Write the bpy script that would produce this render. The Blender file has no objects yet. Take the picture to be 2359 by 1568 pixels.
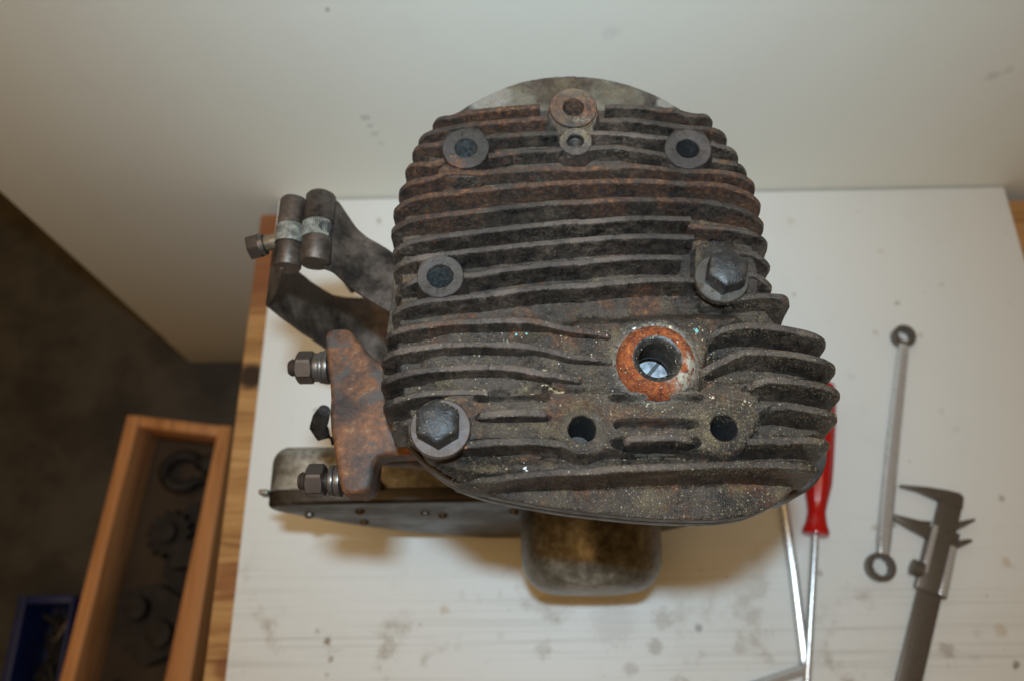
import bpy, bmesh, math, random
import numpy as np
from mathutils import Vector, Matrix
from mathutils.bvhtree import BVHTree
random.seed(4); rng = np.random.default_rng(7)
S = 0.001                                   # every length below is in millimetres
sc = bpy.context.scene
COL = sc.collection

# ------------------------------------------------------------------ camera, world, lamps, exposure
Zc = Vector((-40, 750, 1850)).normalized()  # the world axes as the tilted hand-held camera sees them
Xc = Vector((1, .01, 0)); Xc = (Xc - Xc.dot(Zc)*Zc).normalized()
Yc = Zc.cross(Xc)
cam = bpy.data.cameras.new('camera'); cam_o = bpy.data.objects.new('camera', cam); COL.objects.link(cam_o)
cam_o.matrix_world = Matrix.Translation((0, 0, .611)) @ Matrix((Xc, Yc, Zc)).to_4x4()
cam.sensor_width = 36; cam.lens = 1850/2359*36
cam.clip_start = .02; cam.clip_end = 20
cam.dof.use_dof = True; cam.dof.focus_distance = .318; cam.dof.aperture_fstop = 7.6
sc.camera = cam_o
W = bpy.data.worlds.new('World'); sc.world = W; W.use_nodes = True
W.node_tree.nodes['Background'].inputs[0].default_value = (1, .61, .24, 1)
W.node_tree.nodes['Background'].inputs[1].default_value = .165
def area(name, loc, target, sx, sy, watts, col):
    l = bpy.data.lights.new(name, 'AREA'); l.shape = 'RECTANGLE'; l.size = sx*S; l.size_y = sy*S
    l.energy = watts; l.color = col
    o = bpy.data.objects.new(name, l); COL.objects.link(o); o.location = Vector(loc)*S
    o.rotation_euler = (Vector(target)-Vector(loc)).to_track_quat('-Z', 'Y').to_euler()
    return o
fl_ = area('camera_flash', (-3, 55, 763), (10, 300, 0), 42, 22, 1.40, (.57, .81, 1))
fl_.data.spread = math.radians(100)
area('ceiling_lamp', (-450, 20, 1850), (-60, 160, 0), 1100, 900, 8.7, (1, .62, .25))
vs = sc.view_settings
vs.view_transform = 'Standard'; vs.look = 'None'; vs.exposure = 0; vs.gamma = 1; vs.use_curve_mapping = False

sc.cycles.use_denoising = True

# ------------------------------------------------------------------ survey of the head, millimetres above the bench
FINS = [{
 'p': [(-30.78, 221.5), (-24.56, 223.02), (-10.2, 224.79), (8.57, 226.0)], 'l': (-39.63, 225.41, 14.0, 0), 'r': None, 't': 1.25, 'dz': 0.0, 'rust': 0.95}, {
 'p': [(37.12, 224.75), (43.67, 224.97), (54.79, 223.93), (67.02, 221.72), (75.48, 219.62)], 'l': None, 'r': (85.6, 223.54, 14.0, 0), 't': 1.25, 'dz': 0.0, 'rust': 0.6}, {
 'p': [(-33.12, 214.78), (-24.48, 216.67), (-13.32, 217.67), (-0.9, 218.87), (11.53, 219.55)], 'l': (-46.1, 215.09, 14.0, 0), 'r': None, 't': 1.25, 'dz': 0.0, 'rust': 0.95}, {
 'p': [(33.96, 217.49), (42.01, 217.82), (51.22, 217.07), (63.35, 214.67), (76.07, 212.87)], 'l': None, 'r': (91.31, 214.14, 14.0, 0), 't': 1.25, 'dz': 0.0, 'rust': 0.6}, {
 'p': [(-37.87, 207.11), (-32.97, 208.1)], 'l': (-48.36, 210.18, 14.0, 0), 'r': None, 't': 1.25, 'dz': 0.0, 'rust': 0.9}, {
 'p': [(-15.77, 210.27), (-0.99, 211.4), (17.47, 211.7)], 'l': None, 'r': None, 't': 1.25, 'dz': 0.0, 'rust': 0.6}, {
 'p': [(29.37, 211.63), (41.59, 210.74), (53.71, 208.98), (62.79, 207.87)], 'l': None, 'r': None, 't': 1.25, 'dz': 0.0, 'rust': 0.5}, {
 'p': [(80.78, 205.03), (84.86, 203.47)], 'l': None, 'r': (95.03, 203.85, 14.0, 0), 't': 1.25, 'dz': 0.0, 'rust': 0.5}, {
 'p': [(-39.41, 196.97), (-32.77, 198.98)], 'l': (-51.01, 201.21, 14.0, 0), 'r': None, 't': 1.25, 'dz': 0.0, 'rust': 0.9}, {
 'p': [(-13.91, 200.71), (-1.1, 202.59), (16.59, 203.26), (30.83, 203.66), (41.18, 203.78), (50.16, 201.75), (61.48, 199.31)], 'l': None, 'r': None, 't': 1.25, 'dz': 0.0, 'rust': 0.55}, {
 'p': [(80.53, 196.71), (86.37, 195.15)], 'l': None, 'r': (97.7, 195.63, 14.0, 0), 't': 1.25, 'dz': 0.0, 'rust': 0.6}, {
 'p': [(-41.6, 189.53), (-35.6, 190.82), (-30.21, 192.83), (-19.33, 192.44), (-7.25, 193.01), (10.87, 193.88), (25.52, 193.12), (34.58, 193.84), (46.64, 194.28), (58.53, 192.58), (70.38, 191.1), (79.93, 190.89), (85.22, 190.06)], 'l': (-53.63, 188.76, 14.0, 0), 'r': (100.59, 188.64, 14.0, 0), 't': 1.25, 'dz': 0.0, 'rust': 0.85}, {
 'p': [(-38.35, 181.75), (-19.26, 183.77), (-1.31, 185.47), (16.66, 186.68), (25.25, 186.77), (40.19, 186.99), (52.11, 186.73), (63.91, 185.41), (75.74, 184.8), (85.1, 183.54)], 'l': (-55.54, 179.81, 14.0, 0), 'r': (101.85, 178.95, 14.0, 0), 't': 1.25, 'dz': 0.0, 'rust': 0.85}, {
 'p': [(-38.64, 171.59), (-19.18, 173.76), (-1.43, 175.77), (16.35, 177.1), (24.85, 177.19), (39.66, 177.97), (63.23, 177.46), (74.89, 176.18), (83.51, 174.42)], 'l': (-56.08, 170.31, 14.0, 0), 'r': (102.04, 169.82, 14.0, 0), 't': 1.25, 'dz': 0.0, 'rust': 0.6}, {
 'p': [(-35.43, 161.99), (-19.1, 163.98), (4.31, 166.5), (21.91, 168.01), (24.44, 167.56), (39.12, 168.79), (50.83, 169.02), (68.85, 168.16)], 'l': (-55.01, 160.62, 14.0, 0), 'r': None, 't': 1.25, 'dz': 0.0, 'rust': 0.35}, {
 'p': [(68.11, 166.78), (80.31, 165.65), (87.8, 164.62)], 'l': None, 'r': (103.39, 162.14, 14.0, 0), 't': 1.25, 'dz': 3.0, 'rust': 0.5}, {
 'p': [(-37.52, 153.35), (-24.82, 154.85), (-1.65, 157.33), (21.57, 159.36), (24.1, 159.44), (38.64, 160.46), (50.22, 160.56), (69.22, 159.7)], 'l': (-54.15, 152.48, 14.0, 0), 'r': None, 't': 1.25, 'dz': 0.0, 'rust': 0.25}, {
 'p': [(84.06, 155.16), (90.92, 154.36), (93.77, 153.98)], 'l': None, 'r': (101.46, 149.45, 8.0, 0), 't': 1.25, 'dz': 4.0, 'rust': 0.2}, {
 'p': [(-44.05, 142.35), (-40.65, 143.24)], 'l': (-53.03, 141.21, 14.0, 0), 'r': None, 't': 1.25, 'dz': 0.0, 'rust': 0.3}, {
 'p': [(-24.66, 144.21), (-17.81, 144.71), (-7.51, 146.43), (9.69, 148.34), (21.17, 149.08), (23.66, 149.03), (38.06, 150.68), (49.53, 150.96), (63.5, 150.49)], 'l': None, 'r': None, 't': 1.25, 'dz': 0.0, 'rust': 0.2}, {
 'p': [(86.92, 144.83), (90.91, 144.62), (93.45, 144.32)], 'l': None, 'r': (101.04, 140.3, 8.0, 0), 't': 1.25, 'dz': 4.0, 'rust': 0.2}, {
 'p': [(-42.56, 132.6), (-36.94, 133.74), (-24.52, 134.63), (-13.22, 135.79), (3.77, 137.97), (20.77, 138.91), (23.23, 138.73), (37.44, 140.16), (48.8, 140.89), (57.29, 141.04), (67.97, 140.39)], 'l': (-53.89, 131.52, 14.0, 0), 'r': None, 't': 1.25, 'dz': 0.0, 'rust': 0.3}, {
 'p': [(79.14, 132.17), (83.66, 132.58), (92.19, 133.66), (99.96, 133.15)], 'l': None, 'r': (107.13, 132.89, 14, 7), 't': 1.3, 'dz': 1.0, 'rust': 0.1}, {
 'p': [(-40.24, 122.78), (-31.89, 123.84), (-20.73, 124.25), (-9.58, 124.42), (-1.22, 124.39), (6.01, 123.53), (18.12, 120.3)], 'l': (-56.04, 121.85, 14.0, 0), 'r': (33.93, 118.57, 4.5, 16), 't': 1.3, 'dz': 0.0, 'rust': 0.5}, {
 'p': [(-40.48, 113.68), (-31.67, 114.59), (-20.64, 114.82), (-9.61, 114.51), (-1.35, 113.95), (6.86, 112.45), (18.8, 109.31)], 'l': (-57.42, 112.59, 14.0, 0), 'r': (33.9, 108.12, 4.5, 16), 't': 1.3, 'dz': 0.0, 'rust': 0.4}, {
 'p': [(-40.16, 104.3), (-28.72, 105.16), (-15.09, 105.51), (-4.2, 104.86), (6.63, 102.55)], 'l': (-56.88, 102.3, 14.0, 0), 'r': (21.98, 100.42, 4.5, 14), 't': 1.3, 'dz': 0.0, 'rust': 0.3}, {
 'p': [(-40.37, 94.75), (-33.92, 95.5), (-24.75, 95.63), (-13.98, 95.29)], 'l': (-55.48, 92.82, 14.0, 0), 'r': None, 't': 1.2, 'dz': 0.0, 'rust': 0.2}, {
 'p': [(-44.81, 84.6), (-40.56, 85.09)], 'l': (-51.92, 84.1, 14.0, 0), 'r': None, 't': 1.2, 'dz': 0.0, 'rust': 0.2}, {
 'p': [(-15.56, 86.53), (-9.7, 87.16), (-1.71, 87.26), (5.2, 87.04)], 'l': (-18.4, 86.64, 3, 3), 'r': (8.46, 87.07, 3, 3), 't': 1.5, 'dz': 0.0, 'rust': 0.1}, {
 'p': [(-23.38, 75.19), (-14.99, 75.87), (-7.11, 76.3), (0.77, 76.4), (7.58, 75.81), (16.44, 74.61)], 'l': None, 'r': None, 't': 1.5, 'dz': 0.0, 'rust': 0.1}, {
 'p': [(38.07, 76.72), (44.19, 77.05), (52.89, 76.92), (59.52, 76.41)], 'l': (36.05, 75.93, 6, 5), 'r': (62.21, 76.5, 5, 3), 't': 1.4, 'dz': 0.0, 'rust': 0.05}, {
 'p': [(-14.94, 63.94), (-4.6, 64.68), (5.75, 65.07), (16.09, 65.24), (20.42, 65.0), (34.79, 65.84), (57.72, 66.22), (74.91, 66.57), (86.32, 66.52), (96.49, 65.8)], 'l': (-27.49, 66.12, 19, 75), 'r': (106.59, 65.07, 10, 9), 't': 1.4, 'dz': 0.0, 'rust': 0.15}, {
 'p': [(74.71, 118.83), (79.73, 120.07), (87.13, 120.67), (96.18, 119.84), (104.46, 118.04)], 'l': (70.16, 115.53, 11, 12), 'r': (118.7, 115.09, 12, 14), 't': 1.4, 'dz': 0.0, 'rust': 0.05}, {
 'p': [(77.13, 107.52), (84.62, 109.85), (94.8, 109.35), (103.65, 108.1), (108.29, 106.99)], 'l': (66.89, 103.18, 9, 20), 'r': (120.76, 104.35, 12, 14), 't': 1.4, 'dz': 0.0, 'rust': 0.05}, {
 'p': [(87.98, 98.08), (91.62, 98.65), (99.25, 98.02), (107.92, 96.49)], 'l': (83.24, 96.74, 8, 9), 'r': (120.75, 93.92, 12, 14), 't': 1.4, 'dz': 0.0, 'rust': 0.05}, {
 'p': [(92.61, 88.22), (97.9, 88.26), (105.3, 86.79)], 'l': (89.41, 87.75, 8, 8), 'r': (118.29, 85.04, 12, 14), 't': 1.4, 'dz': 0.0, 'rust': 0.05}, {
 'p': [(80.47, 74.91), (93.22, 75.31), (102.42, 75.18)], 'l': None, 'r': (112.87, 74.38, 9, 11), 't': 1.4, 'dz': 0.0, 'rust': 0.05}]
FLANGE = [(-51.05, 202.02), (-42.88, 222.89), (-36.14, 233.59), (-27.18, 242.24), (-13.97, 250.67), (0.46, 257.16), (12.87, 259.4), (23.2, 259.9), (35.51, 258.81), (47.66, 255.68), (61.52, 249.24), (74.89, 239.44), (87.44, 224.55), (96.35, 198.72), (98.42, 167.96), (97.0, 141.19), (104.19, 127.27), (112.36, 110.02), (114.84, 91.74), (112.46, 76.0), (108.33, 68.39), (103.71, 63.92), (99.24, 59.0), (92.99, 55.14), (86.14, 52.62), (77.79, 50.94), (69.59, 50.4), (56.58, 50.72), (43.58, 51.54), (27.31, 53.37), (10.94, 55.55), (-5.52, 58.73), (-18.82, 61.73), (-28.89, 65.72), (-37.45, 71.6), (-44.44, 77.9), (-50.22, 85.34), (-54.57, 93.44), (-57.25, 101.67), (-58.44, 110.97), (-57.26, 130.12), (-55.48, 150.13), (-55.89, 171.1), (-54.28, 186.33)]
POLY = [([(-38.9, 223.3), (-27.32, 232.04), (0.24, 234.23), (23.86, 234.84), (49.27, 233.0), (72.44, 229.56), (85.11, 220.29), (92.66, 201.81), (96.89, 181.95), (97.34, 163.0), (96.24, 146.83), (97.41, 135.05), (101.64, 127.31), (107.24, 117.82), (107.97, 105.0), (107.02, 92.6), (103.64, 80.59), (95.63, 69.81), (78.93, 65.44), (46.59, 65.06), (-2.04, 64.75), (-23.22, 67.67), (-34.01, 74.14), (-42.57, 82.75), (-47.59, 95.01), (-50.1, 105.79), (-52.59, 118.71), (-51.35, 130.06), (-51.69, 149.68), (-52.22, 170.23), (-50.23, 189.5), (-46.15, 207.27)], 12, 4),
 ([(-30.81, 227.13), (23.54, 231.69), (76.82, 222.14), (84.91, 190.47), (23.72, 187.5), (-44.9, 186.85), (-41.88, 208.91)], 8, 4),
 ([(-40.18, 127.18), (19.66, 128.94), (18.45, 97.08), (-39.24, 97.99)], 8, 7),
 ([(0.57, 126.46), (82.85, 129.28), (86.56, 124.55), (72.92, 115.6), (69.16, 103.13), (65.84, 94.46), (0.11, 96.37)], 5, 7),
 ([(-32.56, 95.54), (-9.68, 95.69), (79.74, 95.8), (85.31, 95.03), (87.04, 86.88), (85.48, 79.44), (76.95, 71.43), (64.33, 70.81), (55.12, 73.36), (29.77, 71.78), (17.16, 72.29), (-4.97, 75.04), (-20.89, 75.27), (-33.5, 69.78), (-43.2, 74.78), (-45.28, 86.39)], 0.9, 2),
 ([(-50.46, 79.27), (-40.58, 75.8), (-25.97, 72.3), (-8.31, 67.98), (-17.86, 62.16), (-32.26, 66.69), (-45.44, 75.87)], 5, 12),
 ([(-13.24, 71.54), (19.1, 71.58), (78.44, 69.59), (84.51, 66.9), (77.92, 65.04), (-13.24, 64.68)], 8, 6),
 ([(-19.87, 93.88), (-12.71, 95.21), (6.56, 94.73), (9.82, 93.24), (6.49, 91.63), (-15.45, 91.51)], 8, 1.6),
 ([(-18.95, 86.19), (-12.33, 87.52), (3.69, 87.27), (9.72, 85.75), (8.03, 84.36), (-15.63, 84.43)], 12, 1.6),
 ([(-22.23, 76.61), (-15.66, 77.08), (8.95, 76.72), (14.91, 75.52), (10.51, 74.02), (-10.19, 73.76), (-21.11, 74.64)], 13, 1.8),
 ([(30.43, 92.77), (37.12, 93.49), (64.29, 93.38), (67.17, 92.07), (61.02, 90.59), (36.95, 90.59)], 6, 1.6),
 ([(32.59, 82.96), (35.68, 84.35), (60.93, 83.66), (64.45, 82.67), (63.06, 80.64), (34.25, 80.45)], 9, 1.6),
 ([(30.31, 75.56), (35.89, 77.35), (61.41, 76.98), (64.93, 75.69), (61.05, 72.95), (36.82, 72.68)], 15, 1.8),
 ([(79.86, 72.8), (83.9, 76.18), (98.74, 77.54), (114.44, 76.37), (112.51, 71.72), (94.85, 71.16), (79.68, 71.25)], 18, 2),
 ([(87.97, 84.07), (89.78, 86.28), (99.83, 87.74), (115.52, 85.58), (113.52, 80.52), (88.54, 81.21)], 17, 2),
 ([(89.67, 93.38), (91.94, 96.63), (98.62, 99.83), (122.48, 96.15), (119.28, 91.62), (94.44, 91.68)], 18, 2),
 ([(70.72, 114.4), (75.23, 121.21), (85.07, 123.13), (120.24, 118.36), (119.51, 113.57), (87.43, 115.82), (77.53, 112.57)], 16, 2.5),
 ([(68.25, 103.95), (76.81, 107.82), (86.62, 111.03), (123.17, 107.05), (119.94, 102.45), (95.21, 104.18), (85.57, 102.01), (76.21, 102.16)], 15, 2.5),
 ([(10.6, 223.48), (17.52, 233.32), (28.96, 233.03), (35.18, 224.25), (31.08, 213.39), (30.54, 201.82), (16.17, 202.16), (15.71, 211.51)], 1, 1.2),
 ([(-36.89, 194.0), (-31.49, 199.32), (-22.2, 193.66), (-16.7, 194.62), (-16.67, 189.88), (-33.13, 190.25)], 1, 2),
 ([(69.96, 157.21), (71.48, 160.21), (88.49, 161.48), (95.8, 151.71), (93.63, 134.27), (81.58, 131.07), (67.87, 131.33)], 6, 1),
 ([(-12.48, 205.49), (-13.32, 200.44), (-15.71, 196.24), (-19.27, 193.5), (-23.47, 192.61), (-27.69, 193.7), (-31.33, 196.6), (-33.83, 200.92), (-34.8, 206.01), (-34.07, 211.13), (-31.73, 215.46), (-28.11, 218.34), (-23.8, 219.27), (-19.46, 218.12), (-15.78, 215.08), (-13.33, 210.63)], 1, 2.5),
 ([(81.86, 202.16), (80.51, 197.17), (77.73, 193.02), (73.93, 190.31), (69.69, 189.43), (65.62, 190.5), (62.33, 193.37), (60.3, 197.64), (59.86, 202.68), (61.11, 207.73), (63.87, 212.02), (67.73, 214.86), (72.09, 215.79), (76.26, 214.65), (79.59, 211.64), (81.55, 207.24)], 1, 2.5),
 ([(-22.69, 144.22), (-23.43, 139.82), (-25.62, 136.15), (-28.91, 133.76), (-32.83, 132.97), (-36.79, 133.9), (-40.21, 136.43), (-42.59, 140.18), (-43.54, 144.62), (-42.9, 149.07), (-40.76, 152.85), (-37.41, 155.36), (-33.4, 156.18), (-29.34, 155.19), (-25.87, 152.56), (-23.54, 148.69)], 1, 2.5),
 ([(30.93, 80.01), (29.94, 76.02), (27.58, 72.69), (24.2, 70.5), (20.32, 69.78), (16.5, 70.61), (13.31, 72.89), (11.22, 76.29), (10.57, 80.32), (11.47, 84.36), (13.8, 87.79), (17.22, 90.07), (21.21, 90.83), (25.12, 89.95), (28.34, 87.57), (30.38, 84.07)], 0.05, 3),
 ([(83.75, 80.04), (82.38, 75.69), (79.56, 72.06), (75.73, 69.68), (71.46, 68.89), (67.37, 69.8), (64.07, 72.28), (62.04, 75.99), (61.61, 80.38), (62.87, 84.79), (65.66, 88.54), (69.55, 91.03), (73.95, 91.86), (78.14, 90.9), (81.48, 88.29), (83.44, 84.47)], 0.05, 4),
 ([(-21.76, 82.46), (-22.48, 78.53), (-24.59, 75.24), (-27.78, 73.09), (-31.56, 72.37), (-35.38, 73.2), (-38.68, 75.45), (-40.96, 78.8), (-41.86, 82.76), (-41.24, 86.74), (-39.16, 90.13), (-35.94, 92.37), (-32.06, 93.12), (-28.15, 92.25), (-24.82, 89.9), (-22.58, 86.46)], 3, 3),
 ([(66.3, 108.46), (64.55, 102.28), (60.81, 97.15), (55.65, 93.8), (49.82, 92.69), (44.18, 93.98), (39.54, 97.49), (36.58, 102.74), (35.79, 108.98), (37.34, 115.27), (41.02, 120.64), (46.3, 124.22), (52.35, 125.4), (58.19, 124.0), (62.9, 120.25), (65.73, 114.78)], 3, 4)]
BOSS = {'rear': (23.02, 224.45, 10.14, 4.51, 0.6), 'small': (23.3, 207.03, 7.01, 3.51, 0.3), 'a': (-23.46, 204.09, 9.96, 4.61, 1.0), 'b': (70.49, 201.8, 9.84, 4.74, 0.8), 'c': (-32.88, 143.6, 9.31, 5.0, 1.0), 'd': (20.74, 80.37, 8.58, 5.08, 0.4), 'e': (72.6, 80.11, 9.15, 4.89, 0.3), 'plug': (50.48, 107.62, 13.1, 7.53, 0.4), 'boltR': (78.14, 140.7, 10.68, 0, 1.0), 'boltL': (-31.15, 80.9, 11.1, 0, 3.0)}
# ------------------------------------------------------------------ helpers
ORG = {}
def tag(o, label=None, cat=None, group=None, kind=None):
    if label: o['label'] = label
    if cat: o['category'] = cat
    if group: o['group'] = group
    if kind: o['kind'] = kind
    return o
def thing(name, label, cat, loc=(0, 0, 0), group=None):
    o = bpy.data.objects.new(name, None); COL.objects.link(o); o.location = Vector(loc)*S
    o.empty_display_size = .02; ORG[o] = Vector(loc)
    return tag(o, label, cat, group)
class MB:
    def __init__(s): s.v = []; s.f = []; s.m = []
    def add(s, V, F, mi=0):
        b = len(s.v); s.v += [tuple(map(float, p)) for p in V]; s.f += [tuple(b+i for i in f) for f in F]; s.m += [mi]*len(F)
        return s
def link(name, mb, mat, parent=None, loc=None, angle=35, color=None, bevel=0, segs=2, bang=40, bsel=None):
    """one mesh object from world-millimetre vertices; loc = its own origin (top-level things)"""
    org = ORG[parent] if parent else Vector(loc or (0, 0, 0))
    me = bpy.data.meshes.new(name)
    if mb.v:
        V = (np.array(mb.v)-np.array(org))*S
    me.from_pydata(V.tolist(), [], mb.f)
    for m in (mat if isinstance(mat, (list, tuple)) else [mat]): me.materials.append(m)
    if any(mb.m): me.polygons.foreach_set('material_index', mb.m)
    bm = bmesh.new(); bm.from_mesh(me)
    bmesh.ops.recalc_face_normals(bm, faces=bm.faces)
    if bevel:
        es = [e for e in bm.edges if e.is_manifold and e.calc_face_angle(0) > math.radians(bang) and (bsel is None or all(bsel(v.co/S+org) for v in e.verts))]
        bmesh.ops.bevel(bm, geom=es, offset=bevel*S, segments=segs, profile=.5, affect='EDGES', clamp_overlap=True)
    bm.to_mesh(me); bm.free()
    me.shade_smooth(); me.set_sharp_from_angle(angle=math.radians(angle))
    o = bpy.data.objects.new(name, me); COL.objects.link(o)
    if parent: o.parent = parent
    else: o.location = org*S
    ORG[o] = org
    if color: o.color = (*color, 1)
    return o
def prism(poly, z0, z1):
    n = len(poly); V = [(x, y, z0) for x, y in poly]+[(x, y, z1) for x, y in poly]
    F = [tuple(range(n-1, -1, -1)), tuple(range(n, 2*n))]+[(i, (i+1) % n, n+(i+1) % n, n+i) for i in range(n)]
    return V, F
def slab_y(prof, y0, y1):                    # outline in x-z pushed along y
    V, F = prism(prof, y0, y1)
    return [(x, z, y) for x, y, z in V], F
def box(x0, x1, y0, y1, z0, z1): return prism([(x0, y0), (x1, y0), (x1, y1), (x0, y1)], z0, z1)
def frame(axis):
    a = Vector(axis).normalized(); u = a.orthogonal().normalized() if abs(a.z) < .9 else Vector((1, 0, 0))
    u = (u-u.dot(a)*a).normalized(); return a, u, a.cross(u)
def lathe(prof, c, axis=(0, 0, 1), n=48, rfun=None, caps=True, rot=0):
    """prof = [(radius, height along axis)...]; rfun(angle, radius, k) may reshape a ring"""
    a, u, w = frame(axis); c = Vector(c); V = []; F = []
    for k, (r, h) in enumerate(prof):
        for i in range(n):
            t = 2*math.pi*i/n+rot; rr, hh = (rfun(t, r, h, k) if rfun else (r, h))
            V.append(c+a*hh+u*(rr*math.cos(t))+w*(rr*math.sin(t)))
    for k in range(len(prof)-1):
        for i in range(n):
            j = (i+1) % n; F.append((k*n+i, k*n+j, (k+1)*n+j, (k+1)*n+i))
    if caps:
        F.append(tuple(range(n-1, -1, -1))); m = (len(prof)-1)*n; F.append(tuple(range(m, m+n)))
    return V, F
def hexhead(c, af, h, axis=(0, 0, 1), rot=0, dome=1.2, n=60, both=False):
    """bolt head with a forged dome, or (both) a nut with its corners turned off"""
    a = af/2
    def hr(t): return a/math.cos(((t-rot+math.pi/6) % (math.pi/3))-math.pi/6)
    if both:
        def rf(t, r, z, k):
            R = hr(t)
            if k in (0, 3): return a*.93, z
            return R, z+(R-a*.93)*.62*(1 if k == 1 else -1)
        return lathe([(a, 0), (a, 0), (a, h), (a, h)], c, axis, n, rf)
    lv = [(1, 0, 0), (1, 0, h-.45), (.97, .05, h), (.86, .25, h+.32*dome), (.68, .6, h+.62*dome), (.45, 1, h+.86*dome), (.2, 1, h+dome)]
    def rf(t, r, z, k):
        f, rd, _ = lv[k]; R = hr(t); return f*(R*(1-rd)+a*1.03*rd), z
    return lathe([(a, z) for _, _, z in lv], c, axis, n, rf)
def tube(path, r, n=10, face=None):
    P = [Vector(p) for p in path]; V = []; F = []
    rot = 0
    if face:
        a, u, w = frame(P[1]-P[0]); f_ = Vector(face); rot = math.atan2(f_.dot(w), f_.dot(u))-math.pi/n
    for k, p in enumerate(P):
        d = (P[min(k+1, len(P)-1)]-P[max(k-1, 0)]); a, u, w = frame(d)
        rr = r[k] if isinstance(r, (list, tuple)) else r
        for i in range(n):
            t = 2*math.pi*i/n+rot; V.append(p+u*(rr*math.cos(t))+w*(rr*math.sin(t)))
    for k in range(len(P)-1):
        for i in range(n):
            j = (i+1) % n; F.append((k*n+i, k*n+j, (k+1)*n+j, (k+1)*n+i))
    F.append(tuple(range(n))); m = (len(P)-1)*n; F.append(tuple(range(m, m+n)))
    return V, F
# lattice value noise in numpy, for real relief on the castings
_tab = rng.random((64, 64, 64))
def vnoise(p, s):
    q = np.asarray(p, float)*s; i = np.floor(q).astype(int); f = q-i; f = f*f*(3-2*f); r = 0
    for dx in (0, 1):
        for dy in (0, 1):
            for dz in (0, 1):
                wgt = (f[:, 0] if dx else 1-f[:, 0])*(f[:, 1] if dy else 1-f[:, 1])*(f[:, 2] if dz else 1-f[:, 2])
                r = r+wgt*_tab[(i[:, 0]+dx) % 64, (i[:, 1]+dy) % 64, (i[:, 2]+dz) % 64]
    return r*2-1
def fbm(p, s, o=3):
    r = 0; a = 1
    for k in range(o): r = r+a*vnoise(np.asarray(p)+k*17.3, s*2**k); a *= .5
    return r
def rough(mb, amp, s, o=3):                  # push vertices about by noise
    P = np.array(mb.v); 
    d = np.stack([fbm(P+k*31.7, s, o) for k in range(3)], 1)*amp
    mb.v = (P+d).tolist(); return mb

# ------------------------------------------------------------------ materials
class NT:
    def __init__(s, name):
        s.mat = bpy.data.materials.new(name); s.mat.use_nodes = True; s.t = s.mat.node_tree; s.b = s.t.nodes['Principled BSDF']
        s.co = s.t.nodes.new('ShaderNodeTexCoord').outputs['Object']
    def n(s, typ): return s.t.nodes.new(typ)
    def L(s, a, b): s.t.links.new(a, b)
    def put(s, sock, v):
        if hasattr(v, 'is_output'): s.L(v, sock)
        elif isinstance(v, (tuple, list)) and len(v) == 3 and sock.type == 'RGBA': sock.default_value = (*v, 1)
        else: sock.default_value = v
    def noise(s, scale, detail=5, rough=.6, vec=None, dist=0):
        k = s.n('ShaderNodeTexNoise'); s.L(vec or s.co, k.inputs['Vector']); k.inputs['Scale'].default_value = scale
        k.inputs['Detail'].default_value = detail; k.inputs['Roughness'].default_value = rough; k.inputs['Distortion'].default_value = dist
        return k.outputs['Fac']
    def map(s, sx, sy, sz, rz=0):
        k = s.n('ShaderNodeMapping'); s.L(s.co, k.inputs[0]); k.inputs['Scale'].default_value = (sx, sy, sz); k.inputs['Rotation'].default_value = (0, 0, rz); return k.outputs[0]
    def step(s, v, a, b, lo=0, hi=1):
        k = s.n('ShaderNodeMapRange'); k.interpolation_type = 'SMOOTHSTEP'; s.put(k.inputs[0], v)
        for i, x in zip((1, 2, 3, 4), (a, b, lo, hi)): s.put(k.inputs[i], x)
        return k.outputs[0]
    def math(s, op, a, b=0.):
        k = s.n('ShaderNodeMath'); k.operation = op; s.put(k.inputs[0], a); s.put(k.inputs[1], b); return k.outputs[0]
    def mix(s, f, a, b):
        k = s.n('ShaderNodeMix'); k.data_type = 'RGBA'; s.put(k.inputs[0], f); s.put(k.inputs[6], a); s.put(k.inputs[7], b); return k.outputs[2]
    def ramp(s, v, *stops):
        k = s.n('ShaderNodeValToRGB'); s.L(v, k.inputs[0]); e = k.color_ramp.elements
        while len(e) < len(stops): e.new(.5)
        for q, (p, c) in zip(e, stops): q.position = p; q.color = (*c, 1)
        return k.outputs[0]
    def spot(s, c, r, soft=.5, wob=0., nz=None):     # 1 inside a blot at c (metres), 0 outside
        k = s.n('ShaderNodeVectorMath'); k.operation = 'DISTANCE'; s.L(s.co, k.inputs[0]); k.inputs[1].default_value = c
        d = k.outputs['Value']
        if nz is not None: d = s.math('ADD', d, s.math('MULTIPLY', s.math('SUBTRACT', nz, .5), wob))
        return s.step(d, r*(1-soft), r, 1, 0)
    def bump(s, h, strength=.5, dist=.0005, prev=None):
        k = s.n('ShaderNodeBump'); k.inputs['Strength'].default_value = strength; k.inputs['Distance'].default_value = dist
        s.L(h, k.inputs['Height']); 
        if prev: s.L(prev, k.inputs['Normal'])
        return k.outputs[0]
    def done(s, col, rough=.6, metal=0., spec=.5, nor=None):
        s.put(s.b.inputs['Base Color'], col); s.put(s.b.inputs['Roughness'], rough); s.put(s.b.inputs['Metallic'], metal)
        s.b.inputs['Specular IOR Level'].default_value = spec
        if nor: s.L(nor, s.b.inputs['Normal'])
        return s.mat
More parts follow.
